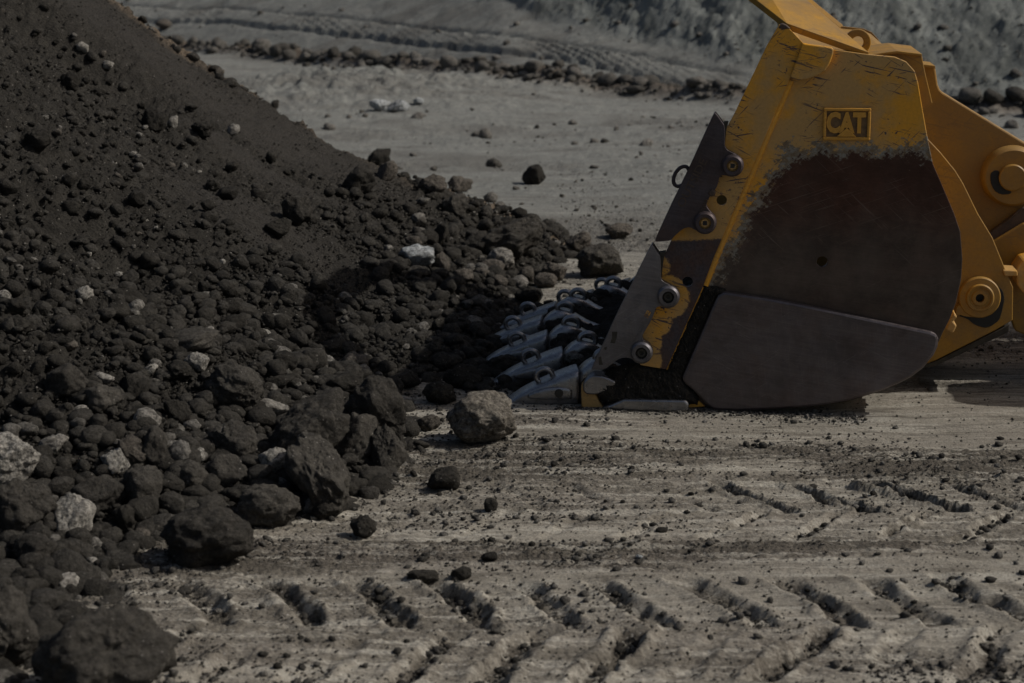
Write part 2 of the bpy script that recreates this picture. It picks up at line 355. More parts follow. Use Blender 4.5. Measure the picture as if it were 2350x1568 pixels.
def mat_side():
    g = G('worn_bucket_side'); P = g.tc.outputs['Object']; c, d, e = paint_base(g, P); s = scratches(g, P, 1.0)
    n1, o1 = lin((1700, 338), (2130, 338), -1); n2, o2 = lin((1800, 335), (1627, 650), 1)
    f1 = g.mth('ADD', g.dot(P, n1), o1); f2 = g.mth('ADD', g.dot(P, n2), o2)
    f = g.mth('SMOOTH_MIN', f1, f2, .12)
    streak = g.noise(g.rot(P, -.5, (5, 5, 42)), 1, 4, .65); streak2 = g.noise(g.rot(P, .6, (6, 6, 60)), 1, 3, .6)
    nz = g.mth('ADD', g.mth('MULTIPLY', g.mth('SUBTRACT', g.noise(P, 5, 8, .78), .5), .42), g.mth('ADD', g.mth('MULTIPLY', g.mth('SUBTRACT', streak, .5), .10), g.mth('MULTIPLY', g.mth('SUBTRACT', streak2, .5), .10)))
    f = g.mth('ADD', f, nz)
    hf = g.mth('MULTIPLY', g.mth('SUBTRACT', g.noise(P, 34, 6, .75), .5), .10); sc3 = g.mth('MULTIPLY', g.mth('SUBTRACT', g.noise(g.rot(P, -.9, (6, 6, 55)), 1, 5, .7), .5), .14); f = g.mth('ADD', f, g.mth('ADD', hf, sc3)); prim = g.ss(f, -.028, -.012); bare = g.ss(f, .022, .062)
    a = g.noise(P, 2.6, 5, .6); br = g.noise(g.rot(P, .12, (2.5, 2.5, 120)), 1, 4, .65); b2 = g.noise(g.rot(P, -.45, (3, 3, 150)), 1, 3, .6)
    sep = g.dot(P, (0, 0, 1)); bc = g.mix(g.mth('ADD', g.ss(sep, 1.45, .75), g.mth('MULTIPLY', g.mth('SUBTRACT', a, .5), 1.6), clamp=True), (.078, .037, .025), (.092, .071, .058))
    bc = g.scale(bc, g.ss(g.noise(P, 3.2, 9, .72), .3, .7, .6, 1.3)); bc = g.scale(bc, g.mth('ADD', g.ss(br, .3, .7, .88, 1.04), g.ss(b2, .62, .75, 0, .5)))
    pc = g.mix(g.ss(g.noise(P, 22, 5, .7), .4, .6), (.185, .205, .195), (.10, .075, .05))
    q1 = g.ss(g.noise(g.rot(P, -.35, (1.5, 1.5, 95)), 1, 3, .6, .2), .61, .66); q2 = g.ss(g.noise(g.rot(P, .75, (2.5, 2.5, 110)), 1, 3, .6, .3), .62, .67); q3 = g.ss(g.noise(P, 2.1, 4, .6), .45, .6)
    bc = g.mix(g.mth('MULTIPLY', g.mth('MULTIPLY', g.mth('MAXIMUM', q1, q2), q3), .45), bc, (.20, .155, .13))
    c = g.mix(s, c, (.060, .040, .045)); c = g.mix(g.mth('MULTIPLY', prim, .85), c, pc); c = g.mix(bare, c, bc)
    g.set(Base_Color=c, Roughness=g.ss(e, .2, .8, .36, .58), Metallic=g.mth('MULTIPLY', bare, .6), Specular_IOR_Level=.4)
    g.bump(g.mth('ADD', g.mth('MULTIPLY', br, .5), g.mth('MULTIPLY', prim, -1.2)), .18, .004); return g.m
def mat_bar():
    g = G('worn_side_bar'); P = g.tc.outputs['Object']; c, d, e = paint_base(g, P); s = scratches(g, P, 1.0)
    n1, o1 = lin((1500, 551), (1700, 543), -1); f = g.mth('ADD', g.dot(P, n1), o1); f = g.mth('ADD', f, g.mth('MULTIPLY', g.mth('SUBTRACT', e, .5), .05))
    y = None
    for (px, py, r) in ((1512, 610, .06), (1531, 683, .125), (1502, 735, .10), (1485, 780, .085), (1480, 825, .095)):
        k = g.mth('SUBTRACT', g.dist(P, bp(px, py, -.03)), r); y = k if y is None else g.mth('MINIMUM', y, k)
    y = g.mth('ADD', y, g.mth('MULTIPLY', g.mth('SUBTRACT', g.noise(P, 22, 5, .75), .5), .05))
    f = g.mth('MINIMUM', f, y)
    n2, o2 = lin((1812, 182), (1636, 596), 1); q = g.mth('ADD', g.dot(P, n2), o2)
    q = g.mth('ADD', q, g.mth('ADD', g.mth('MULTIPLY', g.ss(g.noise(P, 5, 4, .7), .35, .7), .09), g.mth('MULTIPLY', g.noise(g.rot(P, .3, (7, 7, 60)), 1, 4, .7), .10)))
    n3, o3 = lin((1600, 250), (1900, 230), -1); q = g.mth('MINIMUM', g.mth('SUBTRACT', q, .115), g.mth('ADD', g.dot(P, n3), o3))
    f = g.mth('MAXIMUM', f, q)
    bare = g.ss(f, -.004, .012); a = g.noise(P, 5, 5, .65)
    bc = g.mix(g.ss(a, .4, .65), (.066, .056, .062), (.085, .05, .038)); bc = g.scale(bc, g.ss(e, .2, .8, .7, 1.3))
    c = g.mix(s, c, (.060, .040, .045)); c = g.mix(bare, c, bc)
    g.set(Base_Color=c, Roughness=.5, Metallic=g.mth('MULTIPLY', bare, .5), Specular_IOR_Level=.4); g.bump(g.mth('MULTIPLY', bare, -1), .25, .003); return g.m
def mat_plain(name, col, rough=.8, metal=0, sc=20):
    g = G(name); P = g.tc.outputs['Object']; a = g.noise(P, sc, 5, .7)
    g.set(Base_Color=g.scale(g.mix(0, col, col), g.ss(a, .25, .75, .65, 1.35)), Roughness=rough, Metallic=metal); g.bump(a, .3, .006); return g.m
M_GROUND = mat_ground(); M_HEAP = mat_heap()
M_CLOD = mat_clod('soil_clod', tone=.0); M_BIG = mat_clod('soil_boulder', tone=.08, dark=(.044, .040, .0335)); M_MID = mat_clod('dusty_stone', tone=.55, dark=(.045, .040, .033), lite=(.21, .185, .155))
M_LIGHT = mat_clod('pale_stone', tone=1.0, dark=(.10, .09, .077), lite=(.36, .34, .30)); M_WHITE = mat_clod('blue_grey_stone', tone=1.0, dark=(.17, .165, .155), lite=(.42, .44, .44), sc=.5)
M_BOULD = mat_clod('grey_brown_stone', tone=1.0, dark=(.10, .088, .072), lite=(.26, .235, .195)); M_RUB = mat_clod('loose_clods', True)
M_YEL = mat_yellow('yellow_paint', .8); M_YEL2 = mat_yellow('yellow_paint_dusty_shade_tinted', .3, .5, .5, (.40, .20, .008))  # second yellow: dusty, its base also darkened to stand in for shade on arms
M_SIDE = mat_side(); M_BAR = mat_bar()
M_WEAR = mat_steel('polished_wear_plate', (.135, .118, .120), .38, .75, .35)
M_STEEL = mat_steel('scoured_tooth_steel', (.30, .295, .295), .28, .85, .15)
M_CUT = mat_steel('dark_cutter_steel', (.07, .060, .066), .48, .6, .5); M_CUT2 = mat_steel('worn_cutter_steel', (.17, .165, .175), .38, .85, .15)
M_MUD = mat_plain('packed_mud', (.045, .040, .030), .95); M_BLACK = mat_plain('black_grease', (.006, .006, .006), .45)
M_BADGE = mat_plain('badge_recess', (.17, .10, .04), .7, 0, 45); M_YELC = mat_yellow('clean_yellow', .25, .15, .25); M_BROWN = mat_plain('rusty_edge', (.07, .045, .03), .7); M_RUBBER = mat_plain('tyre_rubber', (.022, .021, .02), .85)

# ------------------------------------------------------------------ ground sheet
def build_ground():
    rows = np.concatenate([1 / np.linspace(1/4.8, 1/31, 780), np.linspace(31, 54, 290)[1:], [58, 66, 80, 110, 200, 420]])
    s = np.linspace(-1, 1, 530); s = np.sign(s) * (np.abs(s) * .82 + .18 * np.abs(s)**5)
    hw = np.where(rows < 54, .40 * rows + 1.6, .40 * rows + 1.6 + (rows - 54) * 1.5)
    X = s[None, :] * hw[:, None]; Y = np.repeat(rows[:, None], len(s), 1)
    z, lo, cool, rub, up = ground_fields(X, Y)
    me = npmesh('ground', np.stack([X, Y, z], -1).reshape(-1, 3), gridfaces(*X.shape))
    attr(me, 'loose', lo); attr(me, 'cool', cool); attr(me, 'rub', rub); attr(me, 'up', up)
    o = link('ground', me, M_GROUND); tag(o, 'tyre marked grey brown pit floor rising to a gravel bank', kind='structure')
    # flat surroundings outside the detailed sheet
    v = [(-600, -400, -.35), (600, -400, -.35), (600, 600, -.35), (-600, 600, -.35)]
    me = npmesh('terrain', v, [[0, 1, 2, 3]]); attr(me, 'cool', [1] * 4); attr(me, 'loose', [.3] * 4)
    tag(link('terrain', me, M_GROUND), 'flat gravel ground around the pit floor', kind='structure')
build_ground()
def build_heap():
    ys = 1 / np.linspace(1/5.6, 1/24, 800); dd = np.concatenate([np.linspace(-.35, 5.2, 480), np.linspace(5.2, 14, 60)[1:]])
    Y = np.repeat(ys[:, None], len(dd), 1); X = np.interp(Y, BY, BX) - dd[None, :] * (.55 + .45 * sst(6, 13, Y))
    z = heap_z(X, Y); gz = ground_z(X, Y)
    me = npmesh('soil_heap', np.stack([X, Y, np.maximum(z, gz - .4)], -1).reshape(-1, 3), gridfaces(*X.shape)[:, ::-1])
    sm = heap_smooth(X, Y); d = np.interp(Y, BY, BX) - X
    tan = sst(.22, -.05, (17.65 + .06 * np.clip(d, 0, 9) - Y) * .75 + .22 * fbm2(X*3, Y*3, 3, 71))
    attr(me, 'smooth', sm); attr(me, 'tan', tan)
    tag(link('soil_heap', me, M_HEAP), 'large dark heap of loose soil filling the left side', 'soil heap', kind='stuff')
build_heap()

print("t terrain", time.time()-T0)
# ------------------------------------------------------------------ rocks and clods
def ico(sub):
    bm = bmesh.new(); bmesh.ops.create_icosphere(bm, subdivisions=sub, radius=1)
    v = np.array([p.co[:] for p in bm.verts]); f = np.array([[q.index for q in p.verts] for p in bm.faces]); bm.free(); return v, f
ICO = {k: ico(k) for k in (1, 2, 3, 4, 5)}
def rock_shape(sub, seed, angular=.5, rough=1.0):
    v, f = ICO[sub]; r_ = np.random.default_rng(seed); off = r_.uniform(-50, 50, 3)
    r = 1 + (.12 + .30 * min(angular, .5)) * noise3(v * 1.3 + off, seed) + .13 * noise3(v * 2.9 + off, seed + 1)
    for _ in range(int(4 + 8 * angular) if angular > .18 else 0):
        n = r_.normal(size=3); n /= np.linalg.norm(n); c = v @ n
        lim = r_.uniform(.62, .95) / np.clip(c, .05, 1); lim = np.where(c > .05, lim, 9)
        k = .05 + .08*(1-angular); r = np.minimum(r, lim) * .75 + .25 * (-k * np.log(np.exp(-np.minimum(r, 3) / k) + np.exp(-np.minimum(lim, 3) / k)))
    if sub >= 2: r = r + rough * .085 * noise3(v * 5.0 + off, seed + 2)
    if sub >= 3: r = r + rough * (.045 * np.abs(noise3(v * 9 + off, seed + 3)) + .028 * noise3(v * 18 + off, seed + 4)) 
    if sub >= 4: r = r - rough * .035 * sst(.12, 0, np.abs(noise3(v * 3.1 + off + 9, seed + 7))) * sst(0, .3, noise3(v * 1.7 + off, seed + 8)) + rough * (.028 * noise3(v * 34 + off, seed + 5) + .03 * np.abs(noise3(v * 14 + off, seed + 6)))
    P = v * r[:, None]; mn, mx = P.min(0), P.max(0); P = (P - (mn + mx) / 2) / ((mx - mn) / 2)
    return P, f
_rock = {}
def rock_mesh(sub, var, mat, ang=.5, rough=1.0):
    k = (sub, var, mat.name, ang)
    if k not in _rock:
        P, f = rock_shape(sub, 100 + var * 13, ang, rough); me = npmesh('rock', P, f); me.materials.append(mat); _rock[k] = me
    return _rock[k]
placed = []
STOPW = {'in','on','at','of','with','below','above','left','right','near','behind','beside','lying','under','just','standing','cut','casting','alone','wedged','topping','tucked','sloping','between','touching','resting','embedded','half','high','low','mid','overhanging','packed','where','beneath','directly','perched','sticking','upper','lower'}
def heads():
    c = {}
    for q in HERO:
        ws = q[9].replace(',', '').split(); k = 1
        while k < len(ws) and ws[k] not in STOPW: k += 1
        c.setdefault(' '.join(ws[:k]), []).append(q)
    return [(k, v[0][0], v[0][1]) for k, v in c.items() if len(v) == 1 and 3 <= len(k.split()) <= 6]
used_labels = set()
def rel_label(px, py, w, tonew, noun):
    size = 'tiny' if w < 20 else 'small' if w < 28 else 'fist sized' if w < 38 else 'middling' if w < 50 else 'large'
    for k, hx_, hy_ in sorted(HEADS, key=lambda q: (q[1]-px)**2 + (q[2]-py)**2)[:10]:
        dx, dy = px - hx_, py - hy_; L = math.hypot(dx, dy)
        a = math.degrees(math.atan2(-dy, dx)) % 360; d = ['to the right of', 'up and right from', 'straight above', 'up and left from', 'to the left of', 'down and left from', 'straight below', 'down and right from'][int((a + 22.5) // 45) % 8]
        n = 'just ' if L < 75 else '' if L < 150 else 'well '
        lab = f'{size} {tonew} {noun} {n}{d} the {k}'
        if lab not in used_labels and len(lab.split()) <= 16: used_labels.add(lab); return lab
    return None
def place_rock(name, cx, cy, w, h, roll, sub, var, mat, label, cat, group=None, ang=.5, at=None):
    x, y, z = at
    d = project(x, y, z)[2]; sx, sz = w / 2 * d / F, h / 2 * d / F; sy = (sx + sz) / 2 * random.uniform(.85, 1.1)
    o = link(name, rock_mesh(sub, var, mat, ang)); o.scale = (sx, sy, sz)
    # the middle of the stone lies on the ray of its middle, its foot sunk a little into the surface
    dx, dy, dz = ray(cx, cy); tt = np.linspace(y / dy + sy * .3, y / dy - sy * 3.5, 70); hgt = CAM_H + dz * tt - surf(dx * tt, dy * tt)
    okk = np.where(hgt > .82 * sz)[0]; t = tt[okk[0]] if len(okk) else y / dy - sy; o.location = (dx * t, dy * t, CAM_H + dz * t)
    sc = t / (y / dy); o.scale = (sx * sc, sy * sc, sz * sc)
    o.rotation_euler = (R(random.uniform(-6, 6)), R(-roll), 0)
    if random.random() < .5: o.rotation_euler.z = R(180); o.rotation_euler.y = R(roll)
    tag(o, label, cat, group); placed.append((cx, cy, max(w, h) * .5)); return o
GL, GM, GW, GD = M_LIGHT, M_MID, M_WHITE, M_CLOD
HERO = [ # cx, cy, w, h, roll, sub, material, angular, name, label
 (1104, 961, 166, 130, 0, 5, M_BOULD, .15, 'boulder', 'rounded grey brown boulder alone on the ground beside the bucket teeth'),
 (1062, 865, 96, 62, 8, 4, GD, .3, 'clod', 'smooth dark clod in the bucket shadow, just behind the lone grey boulder'),
 (1008, 903, 78, 56, 0, 4, GD, .3, 'clod', 'small round dark clod upper left of the lone grey boulder'),
 (984, 972, 54, 40, 0, 4, GM, .9, 'stone', 'small tan angular stone left of the lone grey boulder'),
 (1017, 1101, 80, 54, 8, 4, GD, .5, 'clod', 'cracked oval dark clod lying alone below the lone grey boulder'),
 (1127, 1160, 33, 38, 0, 3, GD, .8, 'clod', 'thumb sized upright dark clod on the open ground with a white chip beside it'),
 (833, 1211, 62, 56, 0, 4, GD, 1., 'clod', 'pointed dark clod casting a shadow to the left on open ground'),
 (474, 1229, 222, 150, 8, 5, GD, .16, 'boulder', 'biggest rounded dark boulder at the front foot of the heap'),
 (616, 1161, 152, 108, 6, 5, GD, .15, 'boulder', 'smooth egg shaped dark boulder right of the biggest front boulder'),
 (736, 1088, 118, 205, 28, 5, GD, .45, 'boulder', 'tall leaning dark boulder with a pitted lower end at the heap foot'),
 (748, 1170, 72, 50, 0, 4, GD, .5, 'clod', 'rough dark lump tucked under the tall leaning boulder'),
 (632, 1064, 90, 88, 0, 4, GL, .8, 'stone', 'pale lumpy stone left of the tall leaning boulder'),
 (888, 1032, 96, 112, 0, 5, GD, .9, 'boulder', 'angular dark boulder at the right foot of the heap'),
 (706, 995, 218, 150, 22, 5, GD, .6, 'boulder', 'large ridged dark boulder behind the tall leaning boulder'),
 (868, 950, 150, 178, 32, 5, GD, .5, 'boulder', 'large slab like dark boulder sloping right at the heap corner'),
 (815, 1000, 110, 110, 5, 4, GD, .4, 'boulder', 'dark boulder wedged between the ridged boulder and the sloping slab'),
 (812, 838, 72, 62, 12, 4, GM, .8, 'stone', 'grey pointed stone topping the sloping slab'),
 (795, 888, 96, 62, 0, 4, GD, .7, 'clod', 'crusted dark lump left of the sloping slab'),
 (516, 1078, 104, 78, 10, 4, GD, .4, 'boulder', 'rounded dark boulder above the egg shaped boulder'),
 (432, 1092, 92, 70, 0, 4, GD, .5, 'boulder', 'blocky dark boulder above the biggest front boulder'),
 (326, 1122, 98, 100, 0, 4, GD, .35, 'boulder', 'round dark boulder upper left of the biggest front boulder'),
 (438, 1045, 68, 34, 0, 4, GL, .5, 'stone', 'flat oval pale stone in the middle of the front rubble'),
 (396, 1030, 44, 40, 0, 3, GL, .8, 'stone', 'small pale stone just left of the flat oval pale stone'),
 (264, 1062, 70, 72, 0, 4, GL, .8, 'stone', 'pale grey wedge shaped stone in the left front rubble'),
 (308, 1036, 62, 90, 40, 4, GM, .8, 'stone', 'curved stone with a white edge right of the pale wedge shaped stone'),
 (352, 1030, 74, 100, 20, 4, GD, .4, 'boulder', 'dark boulder behind the white edged curved stone'),
 (122, 1022, 70, 48, 5, 4, GL, .7, 'stone', 'pale rounded stone near the left edge above the rubble'),
 (18, 1052, 148, 140, 20, 5, GL, .6, 'boulder', 'big pale speckled boulder cut by the left edge of the photo'),
 (48, 1165, 160, 150, 0, 5, GD, .5, 'boulder', 'big dark boulder below the pale speckled boulder at the left edge'),
 (164, 1192, 104, 112, 0, 4, GL, .7, 'boulder', 'pale pitted boulder right of the big dark left edge boulder'),
 (232, 1134, 110, 98, 25, 4, GD, .8, 'boulder', 'angular dark boulder with a broken face above the pale pitted boulder'),
 (284, 1192, 56, 78, 0, 4, GD, .5, 'clod', 'narrow dark clod right of the pale pitted boulder'),
 (322, 1228, 46, 34, 0, 3, GM, .7, 'stone', 'small brown stone touching the biggest front boulder on its left'),
 (240, 1222, 40, 36, 0, 3, GD, .5, 'clod', 'fist sized clod under the angular broken boulder'),
 (10, 1445, 148, 220, 10, 5, GD, .4, 'boulder', 'blurred brown boulder in the bottom left corner of the photo'),
 (240, 1500, 350, 232, 14, 5, GD, .3, 'boulder', 'huge blurred dark boulder at the bottom edge, nearest the camera'),
 (76, 1262, 104, 80, 0, 4, GD, .4, 'boulder', 'dark rounded boulder below the pale pitted boulder'),
 (150, 1345, 62, 56, 0, 4, GL, .9, 'stone', 'pinkish pale stone above the huge blurred boulder'),
 (215, 1290, 34, 26, 0, 3, GL, .8, 'stone', 'small whitish stone between the rubble and the huge blurred boulder'),
 (60, 1330, 70, 58, 0, 4, GD, .5, 'clod', 'dark clod behind the blurred corner boulder'),
 (452, 832, 60, 50, 0, 4, GL, .9, 'stone', 'bright knobbly stone in the middle of the heap foot'),
 (412, 852, 60, 44, 0, 4, GD, .4, 'clod', 'smooth dark clod under the bright knobbly stone'),
 (240, 868, 46, 30, 0, 3, GL, .9, 'stone', 'bright jagged stone low on the left of the heap'),
 (346, 848, 34, 26, 0, 3, GL, .8, 'stone', 'small bright stone left of the bright knobbly stone'),
 (150, 876, 106, 80, 14, 4, GD, .3, 'boulder', 'domed dark boulder left of the bright jagged stone'),
 (236, 915, 92, 74, 0, 4, GD, .4, 'boulder', 'dark boulder beneath the bright jagged stone'),
 (310, 892, 66, 74, 0, 4, GD, .3, 'clod', 'upright smooth dark clod below the small bright stone'),
 (408, 950, 64, 72, 0, 4, GD, .2, 'clod', 'smooth dark clod below centre of the left rubble'),
 (350, 965, 46, 48, 0, 3, GD, .4, 'clod', 'round dark clod left of the smooth clod in the rubble'),
 (414, 1000, 36, 34, 0, 3, GD, .3, 'clod', 'ball like dark clod above the flat oval pale stone'),
 (184, 944, 42, 30, 0, 3, GL, .8, 'stone', 'dull pale stone under the domed dark boulder'),
 (538, 890, 136, 112, -20, 5, GD, .4, 'boulder', 'large dark boulder with deep shade on its left, mid rubble'),
 (528, 1014, 134, 100, 8, 5, GD, .6, 'boulder', 'large rough dark boulder directly left of the ridged boulder'),
 (428, 786, 160, 56, 16, 4, GD, .5, 'boulder', 'long dark slab overhanging a black gap in the heap'),
 (476, 768, 42, 34, 20, 3, GL, .8, 'stone', 'tan stone resting on the right end of the long dark slab'),
 (606, 766, 42, 25, 0, 3, GL, .5, 'stone', 'pinkish oval stone right of the long dark slab'),
 (368, 744, 34, 14, 0, 3, GW, .5, 'stone', 'flat bluish white chip above the long dark slab'),
 (194, 674, 42, 38, 0, 3, GL, .8, 'stone', 'pale pitted stone low on the left slope'),
 (6, 680, 40, 30, 0, 3, GL, .7, 'stone', 'pale stone cut by the left edge at mid height'),
 (628, 936, 72, 42, 0, 4, GL, .8, 'stone', 'pale brown stone behind the ridged boulder'),
 (640, 876, 72, 30, 0, 3, GD, .3, 'clod', 'flat smooth dark clod above the pale brown stone'),
 (650, 832, 68, 56, 0, 4, GD, .1, 'clod', 'ball shaped dark clod at the edge of the bucket shadow'),
 (276, 712, 50, 48, 0, 3, GD, .7, 'clod', 'angular dark clod, left of a pair on the left slope'),
 (326, 718, 52, 44, 0, 3, GD, .3, 'clod', 'rounded dark clod, right of a pair on the left slope'),
 (298, 688, 84, 56, 0, 4, GD, .4, 'clod', 'broad dark clod above a pair of clods on the left slope'),
 (32, 706, 64, 48, 0, 4, GD, .5, 'clod', 'dark clod below the pale stone at the left edge'),
 (45, 745, 70, 44, 0, 4, GD, .4, 'clod', 'flattened dark clod near the left edge of the slope'),
 (958, 592, 84, 62, 12, 4, GW, .5, 'boulder', 'bluish white boulder embedded in the right side of the heap'),
 (948, 556, 46, 30, 0, 3, GM, .5, 'stone', 'tan stone directly on top of the bluish white boulder'),
 (1012, 606, 44, 56, 0, 4, GM, .6, 'stone', 'dusty stone touching the bluish white boulder on its right'),
 (1150, 594, 64, 54, 0, 4, GL, .4, 'stone', 'pale rounded stone under the big dark crusty boulder'),
 (1170, 556, 168, 88, 22, 5, GD, .9, 'boulder', 'big dark crusty boulder at the far right end of the heap'),
 (1212, 523, 50, 36, 0, 4, GD, .9, 'clod', 'rough dark lump on top of the big crusty boulder'),
 (1130, 612, 60, 36, 0, 3, GM, .3, 'stone', 'rounded stone below the pale rounded stone at the heap end'),
 (1214, 678, 66, 46, 0, 4, GD, .2, 'clod', 'black oval clod lying just above the farthest bucket teeth'),
 (1376, 601, 114, 80, 0, 5, GD, .3, 'boulder', 'round dark boulder standing on the pale ground behind the teeth'),
 (1327, 557, 60, 52, 0, 4, GM, .4, 'stone', 'brown stone behind the round dark boulder, left side'),
 (1421, 531, 66, 38, 8, 4, GM, .3, 'stone', 'low brown stone behind the round dark boulder, right side'),
 (1225, 402, 56, 50, 0, 4, GD, .9, 'clod', 'pyramid shaped dark clod alone in the middle distance'),
 (992, 426, 70, 56, 0, 4, GM, .5, 'boulder', 'blurred grey brown boulder on the flat behind the heap'),
 (1056, 423, 60, 40, 0, 4, GM, .5, 'boulder', 'lower grey brown boulder right of its twin behind the heap'),
 (869, 366, 56, 50, 0, 4, GD, 1., 'clod', 'dark jagged clod standing on the ridge of the heap'),
 (825, 416, 80, 64, 35, 4, GD, .2, 'boulder', 'smooth boulder just below the jagged ridge clod'),
 (886, 395, 60, 44, 30, 3, GM, .3, 'stone', 'tan stone behind the jagged ridge clod'),
 (1045, 472, 64, 54, 0, 4, GD, .6, 'boulder', 'dark boulder where the ridge of the heap meets the flat'),
 (961, 504, 36, 34, 0, 3, GL, .7, 'stone', 'tan chip stone in the rubble below the heap ridge'),
 (1142, 646, 50, 34, 0, 3, GM, .2, 'stone', 'smooth oval stone low at the heap end, middle of a row'),
 (1106, 628, 38, 28, 0, 3, GM, .2, 'stone', 'small round stone at the heap end left of the smooth oval stone'),
 (1062, 634, 50, 36, 0, 3, GM, .4, 'stone', 'ribbed stone at the left of the row of rounded stones'),
 (1206, 632, 40, 38, 0, 3, GM, .5, 'stone', 'upright stone right of the smooth oval stone'),
 (1252, 644, 56, 38, 0, 3, GM, .4, 'stone', 'low brown stone right of the black oval clod'),
 (1272, 624, 60, 48, 0, 4, GM, .5, 'stone', 'brown stone at the right end of the heap toe'),
 (1062, 578, 42, 32, 0, 3, GD, .1, 'clod', 'polished looking dark round clod mid heap end'),
 (1058, 606, 32, 28, 0, 3, GD, .1, 'clod', 'small ball clod under the dark round clod at the heap end'),
 (984, 546, 46, 40, 0, 3, GD, .2, 'clod', 'round brown clod above the bluish white boulder'),
 (1014, 540, 40, 64, -12, 4, GD, .2, 'clod', 'elongated upright clod right of the round brown clod'),
 (1092, 560, 80, 56, 25, 4, GD, .4, 'boulder', 'dark sloping boulder left of the big crusty boulder'),
 (354, 276, 62, 58, 0, 4, GD, .3, 'clod', 'rounded dark clod high on the slope beside a pale sliver'),
 (396, 284, 26, 36, 0, 3, GL, .8, 'stone', 'pale upright sliver right of the rounded high clod'),
 (466, 298, 56, 42, 10, 4, GD, .5, 'clod', 'dark clod with pale soil on top, high on the slope'),
 (534, 298, 36, 26, 20, 3, GL, .7, 'stone', 'tan stone sticking out of the smooth upper slope'),
 (188, 110, 32, 28, 0, 3, GL, .9, 'stone', 'pale jagged stone near the top of the heap'),
 (248, 150, 26, 22, 0, 3, GL, .9, 'stone', 'pale chip below the jagged stone near the heap top'),
 (86, 320, 72, 56, 12, 4, GD, .3, 'clod', 'broad brown clod high on the far left slope'),
 (160, 190, 52, 48, 0, 4, GD, .4, 'clod', 'dark round clod on the upper left slope'),
 (682, 484, 72, 76, 0, 4, GD, .6, 'boulder', 'tall dark clod half way down the right slope'),
 (640, 524, 66, 44, 25, 4, GD, .2, 'clod', 'sausage shaped clod below the tall slope clod'),
 (490, 425, 36, 32, 0, 3, GD, .2, 'clod', 'small smooth clod mid slope, upper of two'),
 (522, 445, 54, 34, 15, 3, GD, .3, 'clod', 'oval clod mid slope, lower of two'),
 (314, 457, 42, 42, 0, 3, GD, .2, 'clod', 'round clod alone on the left middle slope'),
 (20, 430, 48, 44, 0, 3, GD, .3, 'clod', 'dark clod at the left edge, upper slope'),
 (160, 412, 36, 32, 0, 3, GD, .2, 'clod', 'small ball clod on the left slope, left of two'),
 (192, 424, 34, 32, 0, 3, GD, .2, 'clod', 'small ball clod on the left slope, right of two'),
 (376, 56, 38, 28, 0, 3, GM, .6, 'stone', 'lone grey stone on the crest of the heap'),
 (502, 166, 26, 22, 0, 3, GM, .4, 'stone', 'small dark stone perched on the heap ridge line'),
 (630, 242, 22, 26, 0, 3, GD, .7, 'clod', 'upright lump on the heap ridge line above the smooth slope'),
 (872, 242, 52, 28, 0, 4, GW, .7, 'stone', 'flat pale slab on the distant ground, left of two'),
 (915, 244, 52, 30, 0, 4, GW, .7, 'stone', 'flat pale slab on the distant ground, right of two'),
 (960, 232, 26, 16, 0, 3, GW, .7, 'stone', 'small pale slab right of the two distant slabs'),
 (930, 874, 74, 42, 0, 4, GD, .3, 'clod', 'dark clod at the shaded toe of the heap beside bare ground'),
 (886, 842, 52, 34, 0, 3, GD, .2, 'clod', 'oval clod in the bucket shadow above the heap toe'),
 (972, 1322, 76, 32, 0, 4, GD, .9, 'clod', 'flat crumbly dark clod on the open foreground'),
 (1060, 1318, 46, 34, 0, 3, GD, .9, 'clod', 'crumbly dark clod right of the flat foreground clod'),
 (1122, 1278, 40, 20, 0, 3, GD, .8, 'clod', 'low dark crumb pile above the crumbly foreground clods'),
 (1518, 1217, 30, 16, 8, 3, GD, .1, 'stone', 'smooth oval pebble alone on the pale tyre track'),
 (1467, 1279, 17, 13, 0, 3, GW, .6, 'stone', 'tiny bluish pebble below the smooth oval pebble'),
 (2314, 1372, 26, 14, 5, 3, GL, .3, 'stone', 'pale flat pebble at the right edge of the foreground'),
 (968, 1020, 40, 22, 0, 3, GD, .9, 'clod', 'crumbly clod between the heap corner and the lone grey boulder'),
 (1150, 835, 74, 40, 0, 4, GD, .8, 'clod', 'crumbly dark soil lump at the tips of the nearest teeth'),
]
HEADS = heads()
HH = list(zip(*hit(np.array([q[0] for q in HERO], float), np.array([q[1] + .30 * q[3] for q in HERO], float))))
for i, (cx, cy, w, h, roll, sub, m, ang, nm, lab) in enumerate(HERO):
    place_rock(nm, cx, cy, w, h, roll, sub, i % 17, M_BIG if nm == 'boulder' and m is GD else m, lab, 'boulder' if nm == 'boulder' else ('clod' if nm == 'clod' else 'stone'), ang=ang,
               group=None, at=HH[i])
